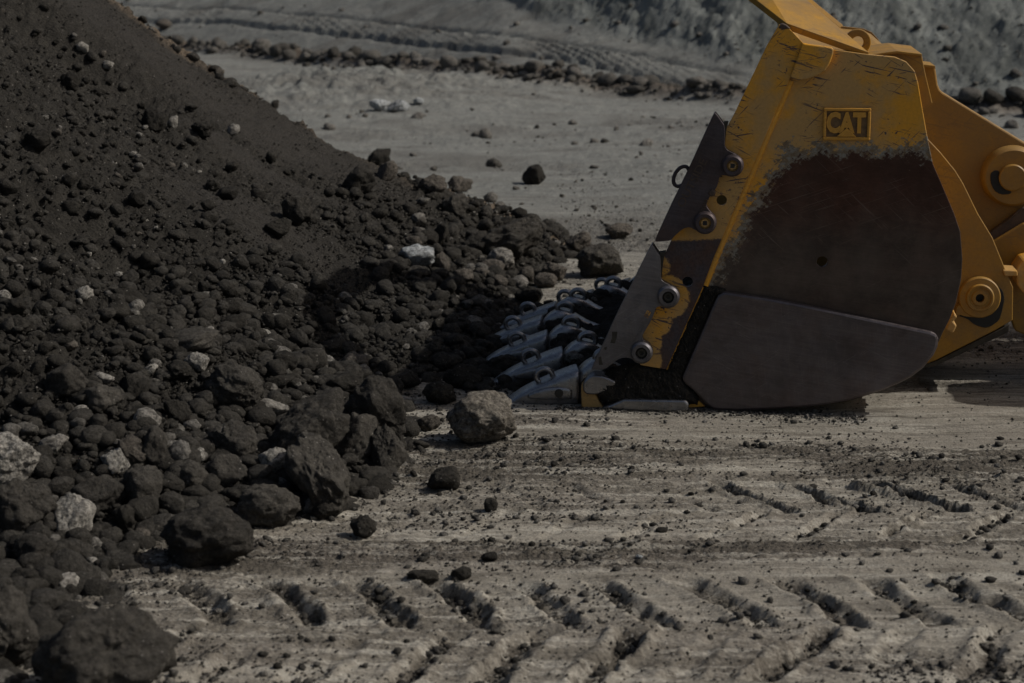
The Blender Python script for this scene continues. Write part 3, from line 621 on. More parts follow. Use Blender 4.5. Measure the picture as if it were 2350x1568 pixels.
# countable clods filling the rubble, largest first
def infield(px, py):
    """is this pixel on the heap"""
    x, y, z = hit(px, py); gz = gsurf(x, y); return (z > gz + .03) & (y < 19), x, y, z
def zone(px, py):
    if py < 330: return 'upper slope', 'dark soil clod on the upper slope of the heap'
    if py < 620: return ('left', 'dark soil clod on the middle slope of the heap') if px < 700 else ('right', 'dark rounded clod in the rubble at the far end of the heap')
    if px > 640 and py < 850: return 'shade', 'dark clod lying in the shadow of the bucket on the heap'
    if py < 850: return 'low', 'dark clod on the lower left slope of the heap'
    return 'foot', 'dark clod packed between the boulders at the foot of the heap'
N = 6000; qx = rng.uniform(-20, 1290, N); qy = rng.uniform(10, 1560, N)
ok, hx, hy, hz = infield(qx, qy); sm = heap_smooth(hx, hy); cnt = 0
for px, py, o_, x, y, z, s_ in zip(qx, qy, ok, hx, hy, hz, sm):
    if not o_ or cnt >= 165: continue
    lo_ = 15 + 30 * sst(500, 1100, np.float64(py)); sz = lo_ * random.uniform(.85, 1.5)
    if s_ > .3 or any((px - a)**2 + (py - b)**2 < (r + sz * .42)**2 for a, b, r in placed): continue
    g, lab = zone(px, py); c = random.random()
    m = GL if c < .05 else GM if c < .14 else GD
    if m is not GD: lab = lab.replace('dark ', 'greyish ').replace('soil clod', 'stone').replace('clod', 'stone')
    h = sz * random.uniform(.65, .95); lab = rel_label(px, py, sz, 'dark' if m is GD else 'pale' if m is GL else 'greyish', 'clod' if m is GD else 'stone') or lab
    place_rock('clod' if m is GD else 'stone', px, py, sz, h, random.uniform(-25, 25), 3, cnt % 17, m, lab, 'clod' if m is GD else 'stone', group=('clods' if m is GD else 'stones') + ' strewn over the heap, ' + g, ang=random.choice((.2, .4, .7)), at=(x, y, z))
    cnt += 1
# the thousands of crumbs: joined real geometry
TPL = {s: [rock_shape(s, 900 + k * 7, .5) for k in range(10)] for s in (1, 2)}
V0 = np.array([(0,0,1),(1,0,0),(0,1,0),(-1,0,0),(0,-1,0),(0,0,-1)], float); F0 = np.array([(0,1,2),(0,2,3),(0,3,4),(0,4,1),(5,2,1),(5,3,2),(5,4,3),(5,1,4)])
TPL[0] = []
for k in range(10):
    r_ = np.random.default_rng(k); TPL[0].append((V0 * r_.uniform(.6, 1.15, (6, 1)) + r_.uniform(-.2, .2, (6, 3)), F0))
def scatter(name, x, y, z, r, tone, label, cat, levels=(.018, .036), flat=.95, emb=.28):
    V, Fc, T = [], [], []; base = 0
    lev = np.where(r < levels[0], 0, np.where(r < levels[1], 1, 2)); n = len(x)
    an = rng.uniform(0, 2*math.pi, n); sx = r * rng.uniform(.8, 1.25, n); sy = r * rng.uniform(.8, 1.2, n); szz = r * rng.uniform(.55, 1, n) * flat
    tl = rng.uniform(-.5, .5, n); tk = rng.integers(0, 10, n)
    for L in (0, 1, 2):
        for k in range(10):
            idx = np.where((lev == L) & (tk == k))[0]
            if not len(idx): continue
            P, f = TPL[L][k]; m = len(P)
            p = P[None] * np.stack([sx, sy, szz], -1)[idx][:, None, :]
            c, s = np.cos(tl[idx])[:, None], np.sin(tl[idx])[:, None]; p = np.stack([p[..., 0]*c - p[..., 2]*s, p[..., 1], p[..., 0]*s + p[..., 2]*c], -1)
            c, s = np.cos(an[idx])[:, None], np.sin(an[idx])[:, None]; p = np.stack([p[..., 0]*c - p[..., 1]*s, p[..., 0]*s + p[..., 1]*c, p[..., 2]], -1)
            p += np.stack([x, y, z + szz * (1 - 2*emb)], -1)[idx][:, None, :]
            V.append(p.reshape(-1, 3)); Fc.append((f[None] + (base + np.arange(len(idx)) * m)[:, None, None]).reshape(-1, 3)); T.append(np.repeat(tone[idx], m)); base += len(idx) * m
    me = npmesh(name, np.concatenate(V), np.concatenate(Fc)); attr(me, 'tone', np.concatenate(T))
    return tag(link(name, me, M_RUB), label, cat, kind='stuff')
# on the heap
n = 105000; Y = 1 / rng.uniform(1/18.6, 1/5.9, n); D = rng.uniform(-.25, 1, n)**1 * 5.2; D = np.where(rng.random(n) < .35, rng.uniform(-.3, 1.6, n), D)
X = np.interp(Y, BY, BX) - D; Z = heap_z(X, Y); smm = heap_smooth(X, Y)
px, py, dd = project(X, Y, Z)
keep = (px > -150) & (px < 1420) & (py > -60) & (py < 1640) & (rng.random(n) > smm * .55) & (Z > ground_z(X, Y) - .05)
size = np.minimum(.007 * rng.random(n)**-.48, .055) * (.88 + .45 * sst(3.2, .2, D) + .25 * fbm2(X * 1.2, Y * 1.2, 3, 47))
keep &= ~((size > .014) & (smm > .35)); keep &= (fbm2(X * 1.7, Y * 1.7, 3, 44) > -.45) | (rng.random(n) < .4)
k = keep; tone = np.where(rng.random(n) < .05, rng.uniform(.5, 1, n), rng.uniform(0, .15, n))
scatter('heap_crumbs', X[k], Y[k], Z[k] + .01, size[k], tone[k], 'countless small dark crumbs and pebbles covering the soil heap', 'crumbs')
# on the ground
n = 110000; Y = 1 / rng.uniform(1/24, 1/5.8, n); X = rng.uniform(-1, 1, n) * (.30 * Y + .4)
gz, lo, _, _, _ = ground_fields(X, Y); clus = fbm2(X * 1.1, Y * 3.2, 5, 45, .7)
toe = np.exp(-np.abs(X - np.interp(Y, BY, BX)) / .25)
keep = (rng.random(n) < np.clip(lo**1.5 * .8 + (clus - .05) * 1.6 * (lo + .3) + toe, .10, 1)) & (X > np.interp(Y, BY, BX) - .3)
size = np.where(rng.random(n) < .95, rng.uniform(.0035, .011, n), rng.uniform(.011, .024, n)) * (.75 + .02 * Y)
k = keep; tone = np.where(rng.random(n) < .08, rng.uniform(.7, 1, n), rng.uniform(0, .7, n))
scatter('ground_gravel', X[k], Y[k], gz[k], size[k], tone[k], 'fine gravel and crumbs scattered over the pit floor', 'gravel', levels=(.013, .03))
# crumbs gathered in the tread marks
n = 60000; Y = rng.uniform(7.0, 9.95, n); X = rng.uniform(-1.9, 3.1, n)
g1 = track(X, Y, 7.72, .66, .12, .37, .45, .070, .058, 40, .0)[1] * sst(-2.2, -1.1, X); g2 = track(X, Y, 9.36, .55, .03, .39, .72, .050, .06, 50, -.02)[1] * (sst(-.1, .9, X) * .8 + .2)
k = (np.maximum(g1 * .8, g2 * 1.3) > .28 + .5 * rng.random(n)); Z = ground_fields(X, Y)[0]; size = np.minimum(.0048 * rng.random(n)**-.42, .02)
scatter('track_crumbs', X[k], Y[k], Z[k], size[k], np.where(rng.random(n) < .05, .8, rng.uniform(0, .35, n))[k], 'dark crumbs gathered in the tyre tread marks', 'crumbs', levels=(.010, .022))
# berm and bank
n = 5200; X = rng.uniform(-13, 14, n); d = rng.normal(0, .38, n); Y = berm_y(X) + d - .1; Z = ground_z(X, Y)
size = np.minimum(.022 * rng.random(n)**-.5, .17)
scatter('berm_clods', X, Y, Z, size, rng.uniform(.1, .75, n), 'low ridge of brown clods crossing the far ground', 'clods', levels=(.05, .12))
n = 11000; X = rng.uniform(-13, 16, n); Y = berm_y(X) + rng.uniform(.5, 11, n); Z = ground_z(X, Y); up = ground_fields(X, Y, False)[4]
k = (rng.random(n) < .12 + up * .9); size = .011 * rng.random(n)**-.45; size = np.minimum(size, .08)
scatter('bank_stones', X[k], Y[k], Z[k], size[k], rng.uniform(.3, .85, n)[k], 'loose stones on the grey gravel bank behind', 'stones', levels=(.05, .12))
n = 6000; X = rng.uniform(-9, 9, n); Y = rng.uniform(19, 33, n); Z = ground_z(X, Y); cl = fbm2(X * .4, Y * 1.2, 3, 46)
k = rng.random(n) < np.clip(.1 + cl * 1.6, 0.02, 1); size = np.minimum(.009 * rng.random(n)**-.5, .10)
scatter('flat_stones', X[k], Y[k], Z[k], size[k], rng.uniform(.25, 1, n)[k], 'small stones and crumbs on the far flat ground', 'stones')

print("t rocks", time.time()-T0)
# ------------------------------------------------------------------ wheel loader: everything in the loader's frame
LOADER = bpy.data.objects.new('wheel_loader', None); COL.objects.link(LOADER)
LOADER.location = LO; LOADER.rotation_euler = (0, 0, -LA)
tag(LOADER, 'yellow wheel loader with its scuffed toothed bucket resting on the ground', 'loader')
def chaikin(p, n=1):
    for _ in range(n):
        q = []
        for a, b in zip(p, p[1:] + p[:1]): q += [(a[0]*.78+b[0]*.22, a[1]*.78+b[1]*.22), (a[0]*.22+b[0]*.78, a[1]*.22+b[1]*.78)]
        p = q
    return p
def bevel(o, w=.006, seg=2, ang=35):
    m = o.modifiers.new('bevel', 'BEVEL'); m.width = w; m.segments = seg; m.limit_method = 'ANGLE'; m.angle_limit = R(ang); m.harden_normals = False
def bake(o):
    dg = bpy.context.evaluated_depsgraph_get(); me = bpy.data.meshes.new_from_object(o.evaluated_get(dg)); o.modifiers.clear(); o.data = me
def shade(o, ang=40):
    me = o.data; me.polygons.foreach_set('use_smooth', np.ones(len(me.polygons), bool))
    try: me.set_sharp_from_angle(angle=R(ang))
    except Exception: pass
def prism(name, uz, w0, w1, mat, parent, bev=.006, holes=(), smooth=False):
    """outline in (u,z) metres extruded across the bucket from w0 (near) to w1"""
    n = len(uz); bm = bmesh.new()
    a = [bm.verts.new((u, w0, z)) for u, z in uz]; b = [bm.verts.new((u, w1, z)) for u, z in uz]
    bm.faces.new(a); bm.faces.new(b[::-1])
    for i in range(n): bm.faces.new((a[i], b[i], b[(i+1) % n], a[(i+1) % n]))
    bmesh.ops.recalc_face_normals(bm, faces=bm.faces); me = bpy.data.meshes.new(name); bm.to_mesh(me); bm.free()
    o = link(name, me, mat, parent)
    cuts = []
    for (u, z, r) in holes:
        bm = bmesh.new(); bmesh.ops.create_cone(bm, cap_ends=True, segments=32, radius1=r, radius2=r, depth=abs(w1 - w0) + .2)
        bmesh.ops.rotate(bm, verts=bm.verts, matrix=Matrix.Rotation(R(90), 3, 'X')); bmesh.ops.translate(bm, verts=bm.verts, vec=(u, (w0 + w1) / 2, z))
        cm = bpy.data.meshes.new('cut'); bm.to_mesh(cm); bm.free(); c = link('cut', cm); c.parent = parent; cuts.append(c)
        m = o.modifiers.new('b', 'BOOLEAN'); m.operation = 'DIFFERENCE'; m.object = c; m.solver = 'EXACT'
    if cuts:
        bpy.context.view_layer.update(); bake(o)
        for c in cuts: bpy.data.objects.remove(c, do_unlink=True)
        o.data.materials.clear(); o.data.materials.append(mat)
    if smooth: shade(o)
    if bev: bevel(o, bev)
    return o
def pp(pts, w=0.0): return [(bp(x, y, w)[0], bp(x, y, w)[2]) for x, y in pts]
def plate(name, px, w0, w1, mat, parent=LOADER, bev=.006, holes=(), ch=0, smooth=False):
    uz = pp(px, w0); uz = chaikin(uz, ch) if ch else uz
    hs = [(*(lambda q: (q[0], q[2]))(bp(x, y, w0)), r) for x, y, r in holes]
    return prism(name, uz, w0, w1, mat, parent, bev, hs, smooth)
def lathe(name, c, prof, mat, parent, seg=40):
    """prof: (radius, w) pairs, turned about an axis across the bucket through c=(u,z)"""
    V, Fc = [], []
    for r, w in prof:
        for k in range(seg): a = 2*math.pi*k/seg; V.append((c[0] + r*math.cos(a), w, c[1] + r*math.sin(a)))
    for i in range(len(prof)-1):
        for k in range(seg): Fc.append((i*seg+k, i*seg+(k+1) % seg, (i+1)*seg+(k+1) % seg, (i+1)*seg+k))
    me = bpy.data.meshes.new(name); me.from_pydata(V, [], Fc); bm = bmesh.new(); bm.from_mesh(me); bmesh.ops.recalc_face_normals(bm, faces=bm.faces); bm.to_mesh(me); bm.free()
    o = link(name, me, mat, parent); shade(o, 35); return o
def tube(name, pts, r, mat, parent, seg=12, closed=False, flat=1.0):
    V, Fc = [], []; P = [Vector(p) for p in pts]; n = len(P); up = None
    for i, p in enumerate(P):
        t = ((P[(i+1) % n] if closed or i < n-1 else p) - (P[i-1] if closed or i > 0 else p)).normalized()
        s = t.cross(Vector((0, 1, 0))); s = s.normalized() if s.length > .01 else Vector((1, 0, 0)); q = s.cross(t)
        rr = r[i] if isinstance(r, (list, tuple)) else r
        for k in range(seg): a = 2*math.pi*k/seg; V.append(p + s*rr*math.cos(a) + q*rr*flat*math.sin(a))
    for i in range(n if closed else n-1):
        for k in range(seg): j = (i+1) % n; Fc.append((i*seg+k, i*seg+(k+1) % seg, j*seg+(k+1) % seg, j*seg+k))
    if not closed: Fc += [tuple(range(seg)), tuple(range((n-1)*seg, n*seg))[::-1]]
    me = bpy.data.meshes.new(name); me.from_pydata([tuple(v) for v in V], [], Fc); bm = bmesh.new(); bm.from_mesh(me); bmesh.ops.recalc_face_normals(bm, faces=bm.faces); bm.to_mesh(me); bm.free()
    o = link(name, me, mat, parent); shade(o, 50); return o
def text(name, s, center, w, height, ang, mat, parent, depth=.004, bold=.0, sx=1.0, length=None):
    cu = bpy.data.curves.new(name, 'FONT'); cu.body = s; cu.size = 1; cu.extrude = .5; cu.offset = bold; cu.align_x = 'CENTER'; cu.align_y = 'CENTER'; cu.resolution_u = 3
    t = bpy.data.objects.new(name, cu); COL.objects.link(t); bpy.context.view_layer.update()
    me = bpy.data.meshes.new_from_object(t.evaluated_get(bpy.context.evaluated_depsgraph_get())); bpy.data.objects.remove(t, do_unlink=True)
    n = len(me.vertices); co = np.empty(n*3, np.float32); me.vertices.foreach_get('co', co); co = co.reshape(-1, 3)
    mn, mx = co.min(0), co.max(0); co = (co - (mn+mx)/2) / (mx - mn); L = length or height * .62 * len(s)
    x, y, z = co[:, 0]*L, co[:, 1]*height, co[:, 2]*depth*2
    c, s_ = math.cos(ang), math.sin(ang)
    out = np.stack([center[0] + x*c - y*s_, w - z, center[1] + x*s_ + y*c], -1).astype(np.float32)
    me.vertices.foreach_set('co', out.ravel()); me.update(); return link(name, me, mat, parent)

# side outline, back curve (pixels on the near side plane)
CURVE = [(1620,941),(1700,943),(1790,938),(1875,932),(1943,922),(2019,899),(2065,880),(2118,846),(2142,812),(2164,763),(2180,732),(2194,694),(2206,641),(2209,594),(2204,532),(2190,490),(2164,429),(2141,376),(2130,323),(2118,255),(2107,190),(2099,163),(2080,142),(2054,131),(1993,125),(1913,114),(1845,101)]
side = plate('side_plate', [(1812,70),(1800,182),(1630,596),(1607,656),(1522,848),(1490,925)] + [(1605,935)] + CURVE, 0, .045, M_SIDE, bev=.004, holes=[(1887,601,.030)])
bar = plate('side_bar', [(1788,57),(1803,57),(1845,101),(1812,182),(1636,596),(1614,656),(1529,848),(1470,838),(1450,800),(1520,597),(1541,551),(1600,440),(1668,293),(1685,262),(1761,103)], -.035, .0, M_BAR, bev=.006, holes=[(1656,460,.030), (1578,647,.030)])
# weld bead along the bar
tube('weld_bead', [bp(x, y, -.004) for x, y in [(1813,184),(1780,262),(1745,345),(1700,452),(1665,535),(1639,597),(1617,654)]], .024, M_YELC, LOADER, 10, flat=1)
tube('weld_bead', [bp(x, y, -.012) for x, y in [(1613,658),(1590,712),(1560,780),(1531,848)]], .008, M_YELC, LOADER, 8)
plate('corner_gusset', [(1842,99),(1856,102),(1880,105),(1906,109),(1913,112),(1912,125),(1905,145),(1894,162),(1876,174),(1852,182),(1829,185),(1813,178)], -.055, .0, M_YEL, bev=.007)
plate('top_cap', [(1786,66),(1789,57),(1796,54),(1804,57),(1815,66),(1800,68)], -.038, .12, M_BROWN, bev=.006)
# wear plate
plate('wear_plate', [(1662,669.5),(1760,684),(1860,703),(2000,733),(2137,762),(2150,768),(2154,778),(2152,797),(2143,816),(2118,846),(2092,866),(2065,880),(2019,899),(1943,922),(1875,933),(1790,940),(1700,944),(1650,943),(1634,940),(1620,929),(1605,911),(1586,893),(1568,879),(1565,867),(1571,852),(1605,774),(1639,694),(1647,678)], -.048, -.001, M_WEAR, bev=.016, smooth=False)
# shell of the bucket
def shell():
    out = pp([(1380,952),(1480,950),(1560,947)] + CURVE + [(1803,60)]); n = len(out); inn = []
    for i in range(n):
        a, b = out[max(i-1, 0)], out[min(i+1, n-1)]; tx, tz = b[0]-a[0], b[1]-a[1]; L = math.hypot(tx, tz); inn.append((out[i][0] - tz/L*.05, out[i][1] + tx/L*.05))
    o = [(p[0]*.985 + q[0]*.015 if 0 else p[0] - 0, p[1]) for p, q in zip(out, inn)]
    out2 = [(p[0]*.7+q[0]*.3, p[1]*.7+q[1]*.3) for p, q in zip(out, inn)]
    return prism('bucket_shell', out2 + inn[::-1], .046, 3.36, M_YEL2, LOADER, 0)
shell()
far = [( *p, ) for p in pp([(1862,106)] + [(1770,293),(1650,551),(1520,800),(1480,945)] + CURVE)]
prism('side_plate', far, 3.361, 3.41, M_YEL2, LOADER, .004)
# edge of the bucket in plan: the spade nose
def tz_at(px, py, z):   # pixel -> loader frame at height z
    dx, dy, dz = ray(px, py); t = (z - CAM_H) / dz; X, Y = dx*t, dy*t
    return ((X-LO.x)*CA - (Y-LO.y)*SA, (X-LO.x)*SA + (Y-LO.y)*CA)
TIP = [(1249,881.5),(1217.5,832),(1186,788.5),(1177,751),(1211.5,715),(1297,688),(1382.5,658)]
teeth = []
for i, (x, y) in enumerate(TIP):
    u, w = tz_at(x, y, .225); w2 = .10 + i * .525
    d0 = ((x - 1175) / F)
    # keep the pixel column, use even spacing in depth
    t = w2 - w; u = u + t * 0.0
    pxl = lambda uu, ww: project(LO.x + uu*CA + ww*SA, LO.y - uu*SA + ww*CA, .225)[0]
    lo_, hi_ = -3., 2.
    for _ in range(40):
        m_ = (lo_+hi_)/2
        if pxl(m_, w2) < x: lo_ = m_
        else: hi_ = m_
    teeth.append((lo_, w2))
edge_u = [t[0] + .30 for t in teeth]; edge_w = [t[1] for t in teeth]
print('teeth', [(round(a, 2), round(b, 2)) for a, b in teeth])
def poly_z(name, uw, z0, z1, mat, parent, bev=.006):
    bm = bmesh.new(); a = [bm.verts.new((u, w, z0)) for u, w in uw]; b = [bm.verts.new((u, w, z1)) for u, w in uw]
    bm.faces.new(a); bm.faces.new(b); n = len(uw)
    for i in range(n): bm.faces.new((a[i], a[(i+1) % n], b[(i+1) % n], b[i]))
    bmesh.ops.recalc_face_normals(bm, faces=bm.faces); me = bpy.data.meshes.new(name); bm.to_mesh(me); bm.free(); o = link(name, me, mat, parent); bevel(o, bev); return o
poly_z('cutting_edge', [(edge_u[0] + .02, .03)] + [(edge_u[i] + .02, edge_w[i]) for i in range(1, 7)] + [(edge_u[6] + .1, 3.38), (.3, 3.38), (.3, .03)], .02, .085, M_STEEL, LOADER)
def loft(name, secs, mat, parent, seg=16):
    """secs: (u, half_width, z_bottom, z_top, crown) -> rounded cross sections along the tooth"""
    V, Fc = [], []
    for (u, hw, zb, zt, cr) in secs:
        zc, hz = (zb+zt)/2, (zt-zb)/2
        for k in range(seg):
            a = 2*math.pi*(k+.5)/seg; c, s = math.cos(a), math.sin(a); e = .33
            yy = hw * math.copysign(abs(c)**e, c); zz = zc + hz * math.copysign(abs(s)**e, s)
            if s > 0: zz += cr * math.exp(-(yy/(hw*.35+1e-4))**2)
            V.append((u, yy, zz))
    for i in range(len(secs)-1):
        for k in range(seg): Fc.append((i*seg+k, i*seg+(k+1) % seg, (i+1)*seg+(k+1) % seg, (i+1)*seg+k))
    n = len(secs); Fc += [tuple(range(seg))[::-1], tuple(range((n-1)*seg, n*seg))]
    me = bpy.data.meshes.new(name); me.from_pydata(V, [], Fc); bm = bmesh.new(); bm.from_mesh(me); bmesh.ops.recalc_face_normals(bm, faces=bm.faces); bm.to_mesh(me); bm.free()
    o = link(name, me, mat, parent); m = o.modifiers.new('s', 'SUBSURF'); m.levels = 1; m.render_levels = 1; shade(o, 60); return o
def eye_ring(parent, u, z, r, t, mat, w=0.0):
    pts = [(u + r*1.12*math.cos(a), w, z + r*math.sin(a)) for a in np.linspace(0, 2*math.pi, 25)[:-1]]
    return tube('lifting_eye', pts, t, mat, parent, 10, True, flat=1.5)
def side_lug(parent, mat):
    return loft('side_pad', [(-.16, .012, .05, .07, 0), (-.10, .022, .045, .10, 0), (-.03, .024, .04, .12, 0), (.04, .022, .04, .125, 0), (.10, .02, .04, .11, 0), (.115, .006, .05, .10, 0)], mat, parent, 10)
proto = None
for i, (u, w) in enumerate(teeth):
    if proto is None:
        t = loft('tooth_tip', [(-.26, .085, -.04, -.02, 0), (-.22, .09, -.035, .015, .002), (-.14, .095, -.02, .075, .012), (-.06, .108, -.01, .115, .02), (.02, .118, -.005, .150, .022), (.10, .124, 0, .185, .02), (.17, .126, .0, .210, .018), (.20, .126, .0, .222, .018), (.205, .09, .02, .20, .01)], M_STEEL, LOADER, 20)
        e = eye_ring(t, .0, .160, .044, .016, M_STEEL); p1 = side_lug(t, M_STEEL); p1.location = (.05, -.116, .0)
        pn = lathe('retainer_pin', (.08, .085), [(0, -.146), (.022, -.146), (.026, -.138), (.026, -.11)], M_MUD, t, 20)
        a = loft('tooth_adapter', [(.19, .080, .02, .17, .0), (.21, .090, .01, .205, .01), (.25, .104, .0, .245, .02), (.31, .102, .0, .275, .03), (.37, .094, .0, .272, .03), (.43, .068, .03, .235, .02), (.50, .055, .04, .195, .01), (.60, .045, .05, .160, .005), (.72, .038, .06, .125, 0), (.80, .03, .06, .10, 0)], M_STEEL, LOADER, 20)
        e2 = eye_ring(a, .355, .268, .046, .017, M_STEEL)
        proto = (t, a, [e, p1, pn], [e2])
        for o in (t, a): o.location = (u, w, 0)
    else:
        t = proto[0].copy(); COL.objects.link(t); a = proto[1].copy(); COL.objects.link(a)
        for src, dst in ((proto[2], t), (proto[3], a)):
            for c in src: c2 = c.copy(); COL.objects.link(c2); c2.parent = dst
        for o in (t, a): o.location = (u, w, 0)
    yaw = (i - 3) * R(-3.0); t.rotation_euler.z = yaw; a.rotation_euler.z = yaw
    if i == 0: t['label'] = 'nearest tooth tip with a round retainer pin'
# nearest corner: adapter cheek, lug, edge guard
plate('corner_adapter', [(1333,898),(1335,880),(1345,875),(1368,905),(1378,930),(1392,940),(1470,943),(1468,956),(1440,961),(1380,960),(1335,948)], -.045, .04, M_YEL, bev=.012, ch=1, smooth=True)
plate('top_lug', [(1336,880),(1350,866),(1362,861),(1387,864),(1418,878),(1396,896),(1369,907),(1340,905)], -.075, .06, M_STEEL, bev=.02, ch=1, smooth=True)
plate('edge_guard', [(1384,937),(1432,916.5),(1573,919),(1581,928),(1579,945),(1570,946.5),(1420,942)], -.10, .02, M_STEEL, bev=.012)
plate('floor_plate', [(1579,901),(1584,903),(1618,933),(1580,936)], -.02, .05, M_YEL, bev=.003)
# side cutters
def z1(p): return [(1457 + x*.38, y*.38) for x, y in p]
def z3(p): return [(1081 + x*.3, 517 + y*.3) for x, y in p]
UC = z1([(478,686),(487,683),(515,722),(545,765),(540,880),(556,906),(600,928),(640,955),(655,1000),(640,1045),(592,1072),(540,1058),(512,1062),(500,1120),(480,1155),(440,1205),(430,1245),(452,1275),(485,1310),(490,1350),(455,1402),(412,1410),(372,1394),(330,1372),(290,1382),(240,1425),(218,1453),(170,1458),(121,1461),(124,1445),(190,1300),(225,1225),(330,1010),(420,810)])
LC = z3([(1378,153),(1386,150),(1415,195),(1452,245),(1450,400),(1462,428),(1515,455),(1570,490),(1594,545),(1575,600),(1510,632),(1450,618),(1412,632),(1400,680),(1372,740),(1330,810),(1308,850),(1318,885),(1365,910),(1387,965),(1360,1025),(1300,1052),(1240,1024),(1170,1010),(1110,1035),(1060,1075),(1022,1103),(970,1105),(918,1107),(925,1090),(1000,930),(1100,710),(1210,490),(1320,265)])
def cutter(P, mat, bosses, ring, txt, lab, boltmat):
    o = plate('side_cutter', P, -.095, .02, mat, bev=.0, ch=1, smooth=False); o['label'] = lab; bevel(o, .013, 3, 30)
    for (x, y, r) in bosses:
        u, _, z = bp(x, y, -.095); k = r / 394
        b = lathe('bolt_boss', (u, z), [(k*.50, -.112), (k*.52, -.128), (k*.80, -.128), (k*.97, -.118), (k, -.095), (k, -.06)], mat, o, 36)
        lathe('bolt_head', (u, z), [(0, -.104), (.012, -.104), (.013, -.116), (k*.34, -.116), (k*.38, -.112), (k*.52, -.108), (k*.53, -.095)], boltmat, o, 28)
        if boltmat is M_YEL: prism('socket', [(u-.012, z-.012), (u+.012, z-.012), (u+.012, z+.012), (u-.012, z+.012)], -.1175, -.108, M_BLACK, o, 0)
    if ring:
        x, y = ring; u, _, z = bp(x, y, -.04); a0 = R(62)
        pts = []
        for a in np.linspace(0, 2*math.pi, 25)[:-1]:
            ex, ez = .062*math.cos(a), .038*math.sin(a); pts.append((u + ex*math.cos(a0) - ez*math.sin(a0), -.04, z + ex*math.sin(a0) + ez*math.cos(a0)))
        tube('lifting_ring', pts, .011, mat, o, 10, True)
    for (s, x, y, hgt, ln, an, m) in txt:
        u, _, z = bp(x, y, -.095); text('lettering', s, (u, z), -.0945, hgt, R(an), m, o, .0035, .0, length=ln)
    return o
c1 = cutter(UC, M_CUT, [(1457+590*.38, 1000*.38, 25), (1457+424*.38, 1345*.38, 26)], (1563.5, 405), [('OUTSIDE', 1588, 420, .045, .30, 64, M_BROWN)], 'dark upper side cutter with a lifting ring', M_YEL)
u, _, z = bp(1634, 443, -.095)
lathe('cast_stud', (u, z), [(0, -.112), (.012, -.112), (.020, -.106), (.022, -.09)], M_BROWN, c1, 8)
for k in range(7):
    x, y = 1607 + 15 * k/6 + 0, 492 - 33 * k / 6; u, _, z = bp(x, y, -.095)
    prism('cast_bar', [(u-.014, z-.006), (u+.012, z+.002), (u+.011, z+.007), (u-.015, z-.001)], -.101, -.094, M_BROWN, c1, 0)
c2 = cutter(LC, M_CUT2, [(1081+1510*.3, 517+545*.3, 26), (1081+1305*.3, 517+972*.3, 26)], None, [('OUTSIDE', 1450, 717, .045, .30, 64, M_CUT2), ('MURSZU6', 1467, 764, .020, .11, 65, M_CUT2)], 'worn grey lower side cutter', M_MUD)
u, _, z = bp(1486, 721, -.095); ab = R(64)
def rrect(u, z, a, b, an): return [(u + x*math.cos(an) - y*math.sin(an), z + x*math.sin(an) + y*math.cos(an)) for x, y in ((-a, -b), (a, -b), (a, b), (-a, b))]
prism('maker_mark', rrect(u, z, .020, .013, ab - R(90)*0), -.1, -.094, M_YEL, c2, .001)
text('lettering', 'CAT', (u, z), -.1, .014, ab, M_CUT2, c2, .002, .02, length=.030)
# paint chips on the lower blade
for pts in ([(1078,815),(1120,815),(1115,860),(1100,905),(1065,900),(1078,860)], [(975,1010),(995,1005),(1000,1040),(1010,1068),(978,1070)], [(1020,935),(1042,930),(1035,955),(1018,950)]):
    plate('dark_patch', z3(pts), -.0965, -.0945, M_MUD, c2, bev=0)
# upper and lower rubber-black gaps behind the cutters
plate('edge_packing', z1([(538,735),(566,735),(552,790),(543,880),(530,880),(535,790)]), -.06, .0, M_MUD, bev=.004)
plate('edge_packing', z3([(1438,210),(1492,200),(1475,250),(1456,400),(1445,400),(1448,300)]), -.06, .0, M_MUD, bev=.004)
# badge
bu = [bp(x, y, 0) for x, y in ((1890,247),(1999,247),(1999,322),(1890,322))]; u0, u1 = bu[0][0], bu[1][0]; zt, zb_ = bu[0][2], bu[2][2]; t = .018
badge = prism('badge', [(u0, zb_), (u1, zb_), (u1, zt), (u0, zt)], -.008, 0.0, M_BADGE, LOADER, .002)
for nm, q in (('frame', [(u0, zb_, u1, zb_+t)]), ('frame', [(u0, zt-t, u1, zt)]), ('frame', [(u0, zb_+t, u0+t, zt-t)]), ('frame', [(u1-t, zb_+t, u1, zt-t)])):
    a, b, c, d = q[0]; prism(nm, [(a, b), (c, b), (c, d), (a, d)], -.022, -.0, M_YELC, badge, .005)
cu_, cz_ = (u0+u1)/2, (zt+zb_)/2
text('lettering', 'CAT', (cu_ - .004, cz_ + .008), -.008, .122, 0, M_YELC, badge, .011, .05, length=.22)
prism('triangle', [(cu_ - .055, zb_+t+.002), (cu_ + .055, zb_+t+.002), (cu_ + .0, zb_ + t + .052)], -.024, -.009, M_YELC, badge, .002)
# spill guard
def sheet(name, quads, th, mat, parent):
    bm = bmesh.new(); vs = {}
    def v(p):
        k = tuple(round(c, 5) for c in p)
        if k not in vs: vs[k] = bm.verts.new(p)
        return vs[k]
    for q in quads: bm.faces.new([v(p) for p in q])
    me = bpy.data.meshes.new(name); bm.to_mesh(me); bm.free(); o = link(name, me, mat, parent)
    m = o.modifiers.new('so', 'SOLIDIFY'); m.thickness = th; m.offset = 0; bevel(o, .005); return o
A, B = bp(1803, 60, .02), bp(1993, 128, .02); A2, B2 = bp(1565, -125, .95), bp(1690, -130, .95)
mir = lambda p: (p[0], 3.40 - p[1], p[2])
sheet('spill_guard', [(A, B, B2, A2), (A2, B2, mir(B2), mir(A2)), (mir(A2), mir(B2), mir(B), mir(A))], .04, M_YEL2, LOADER)
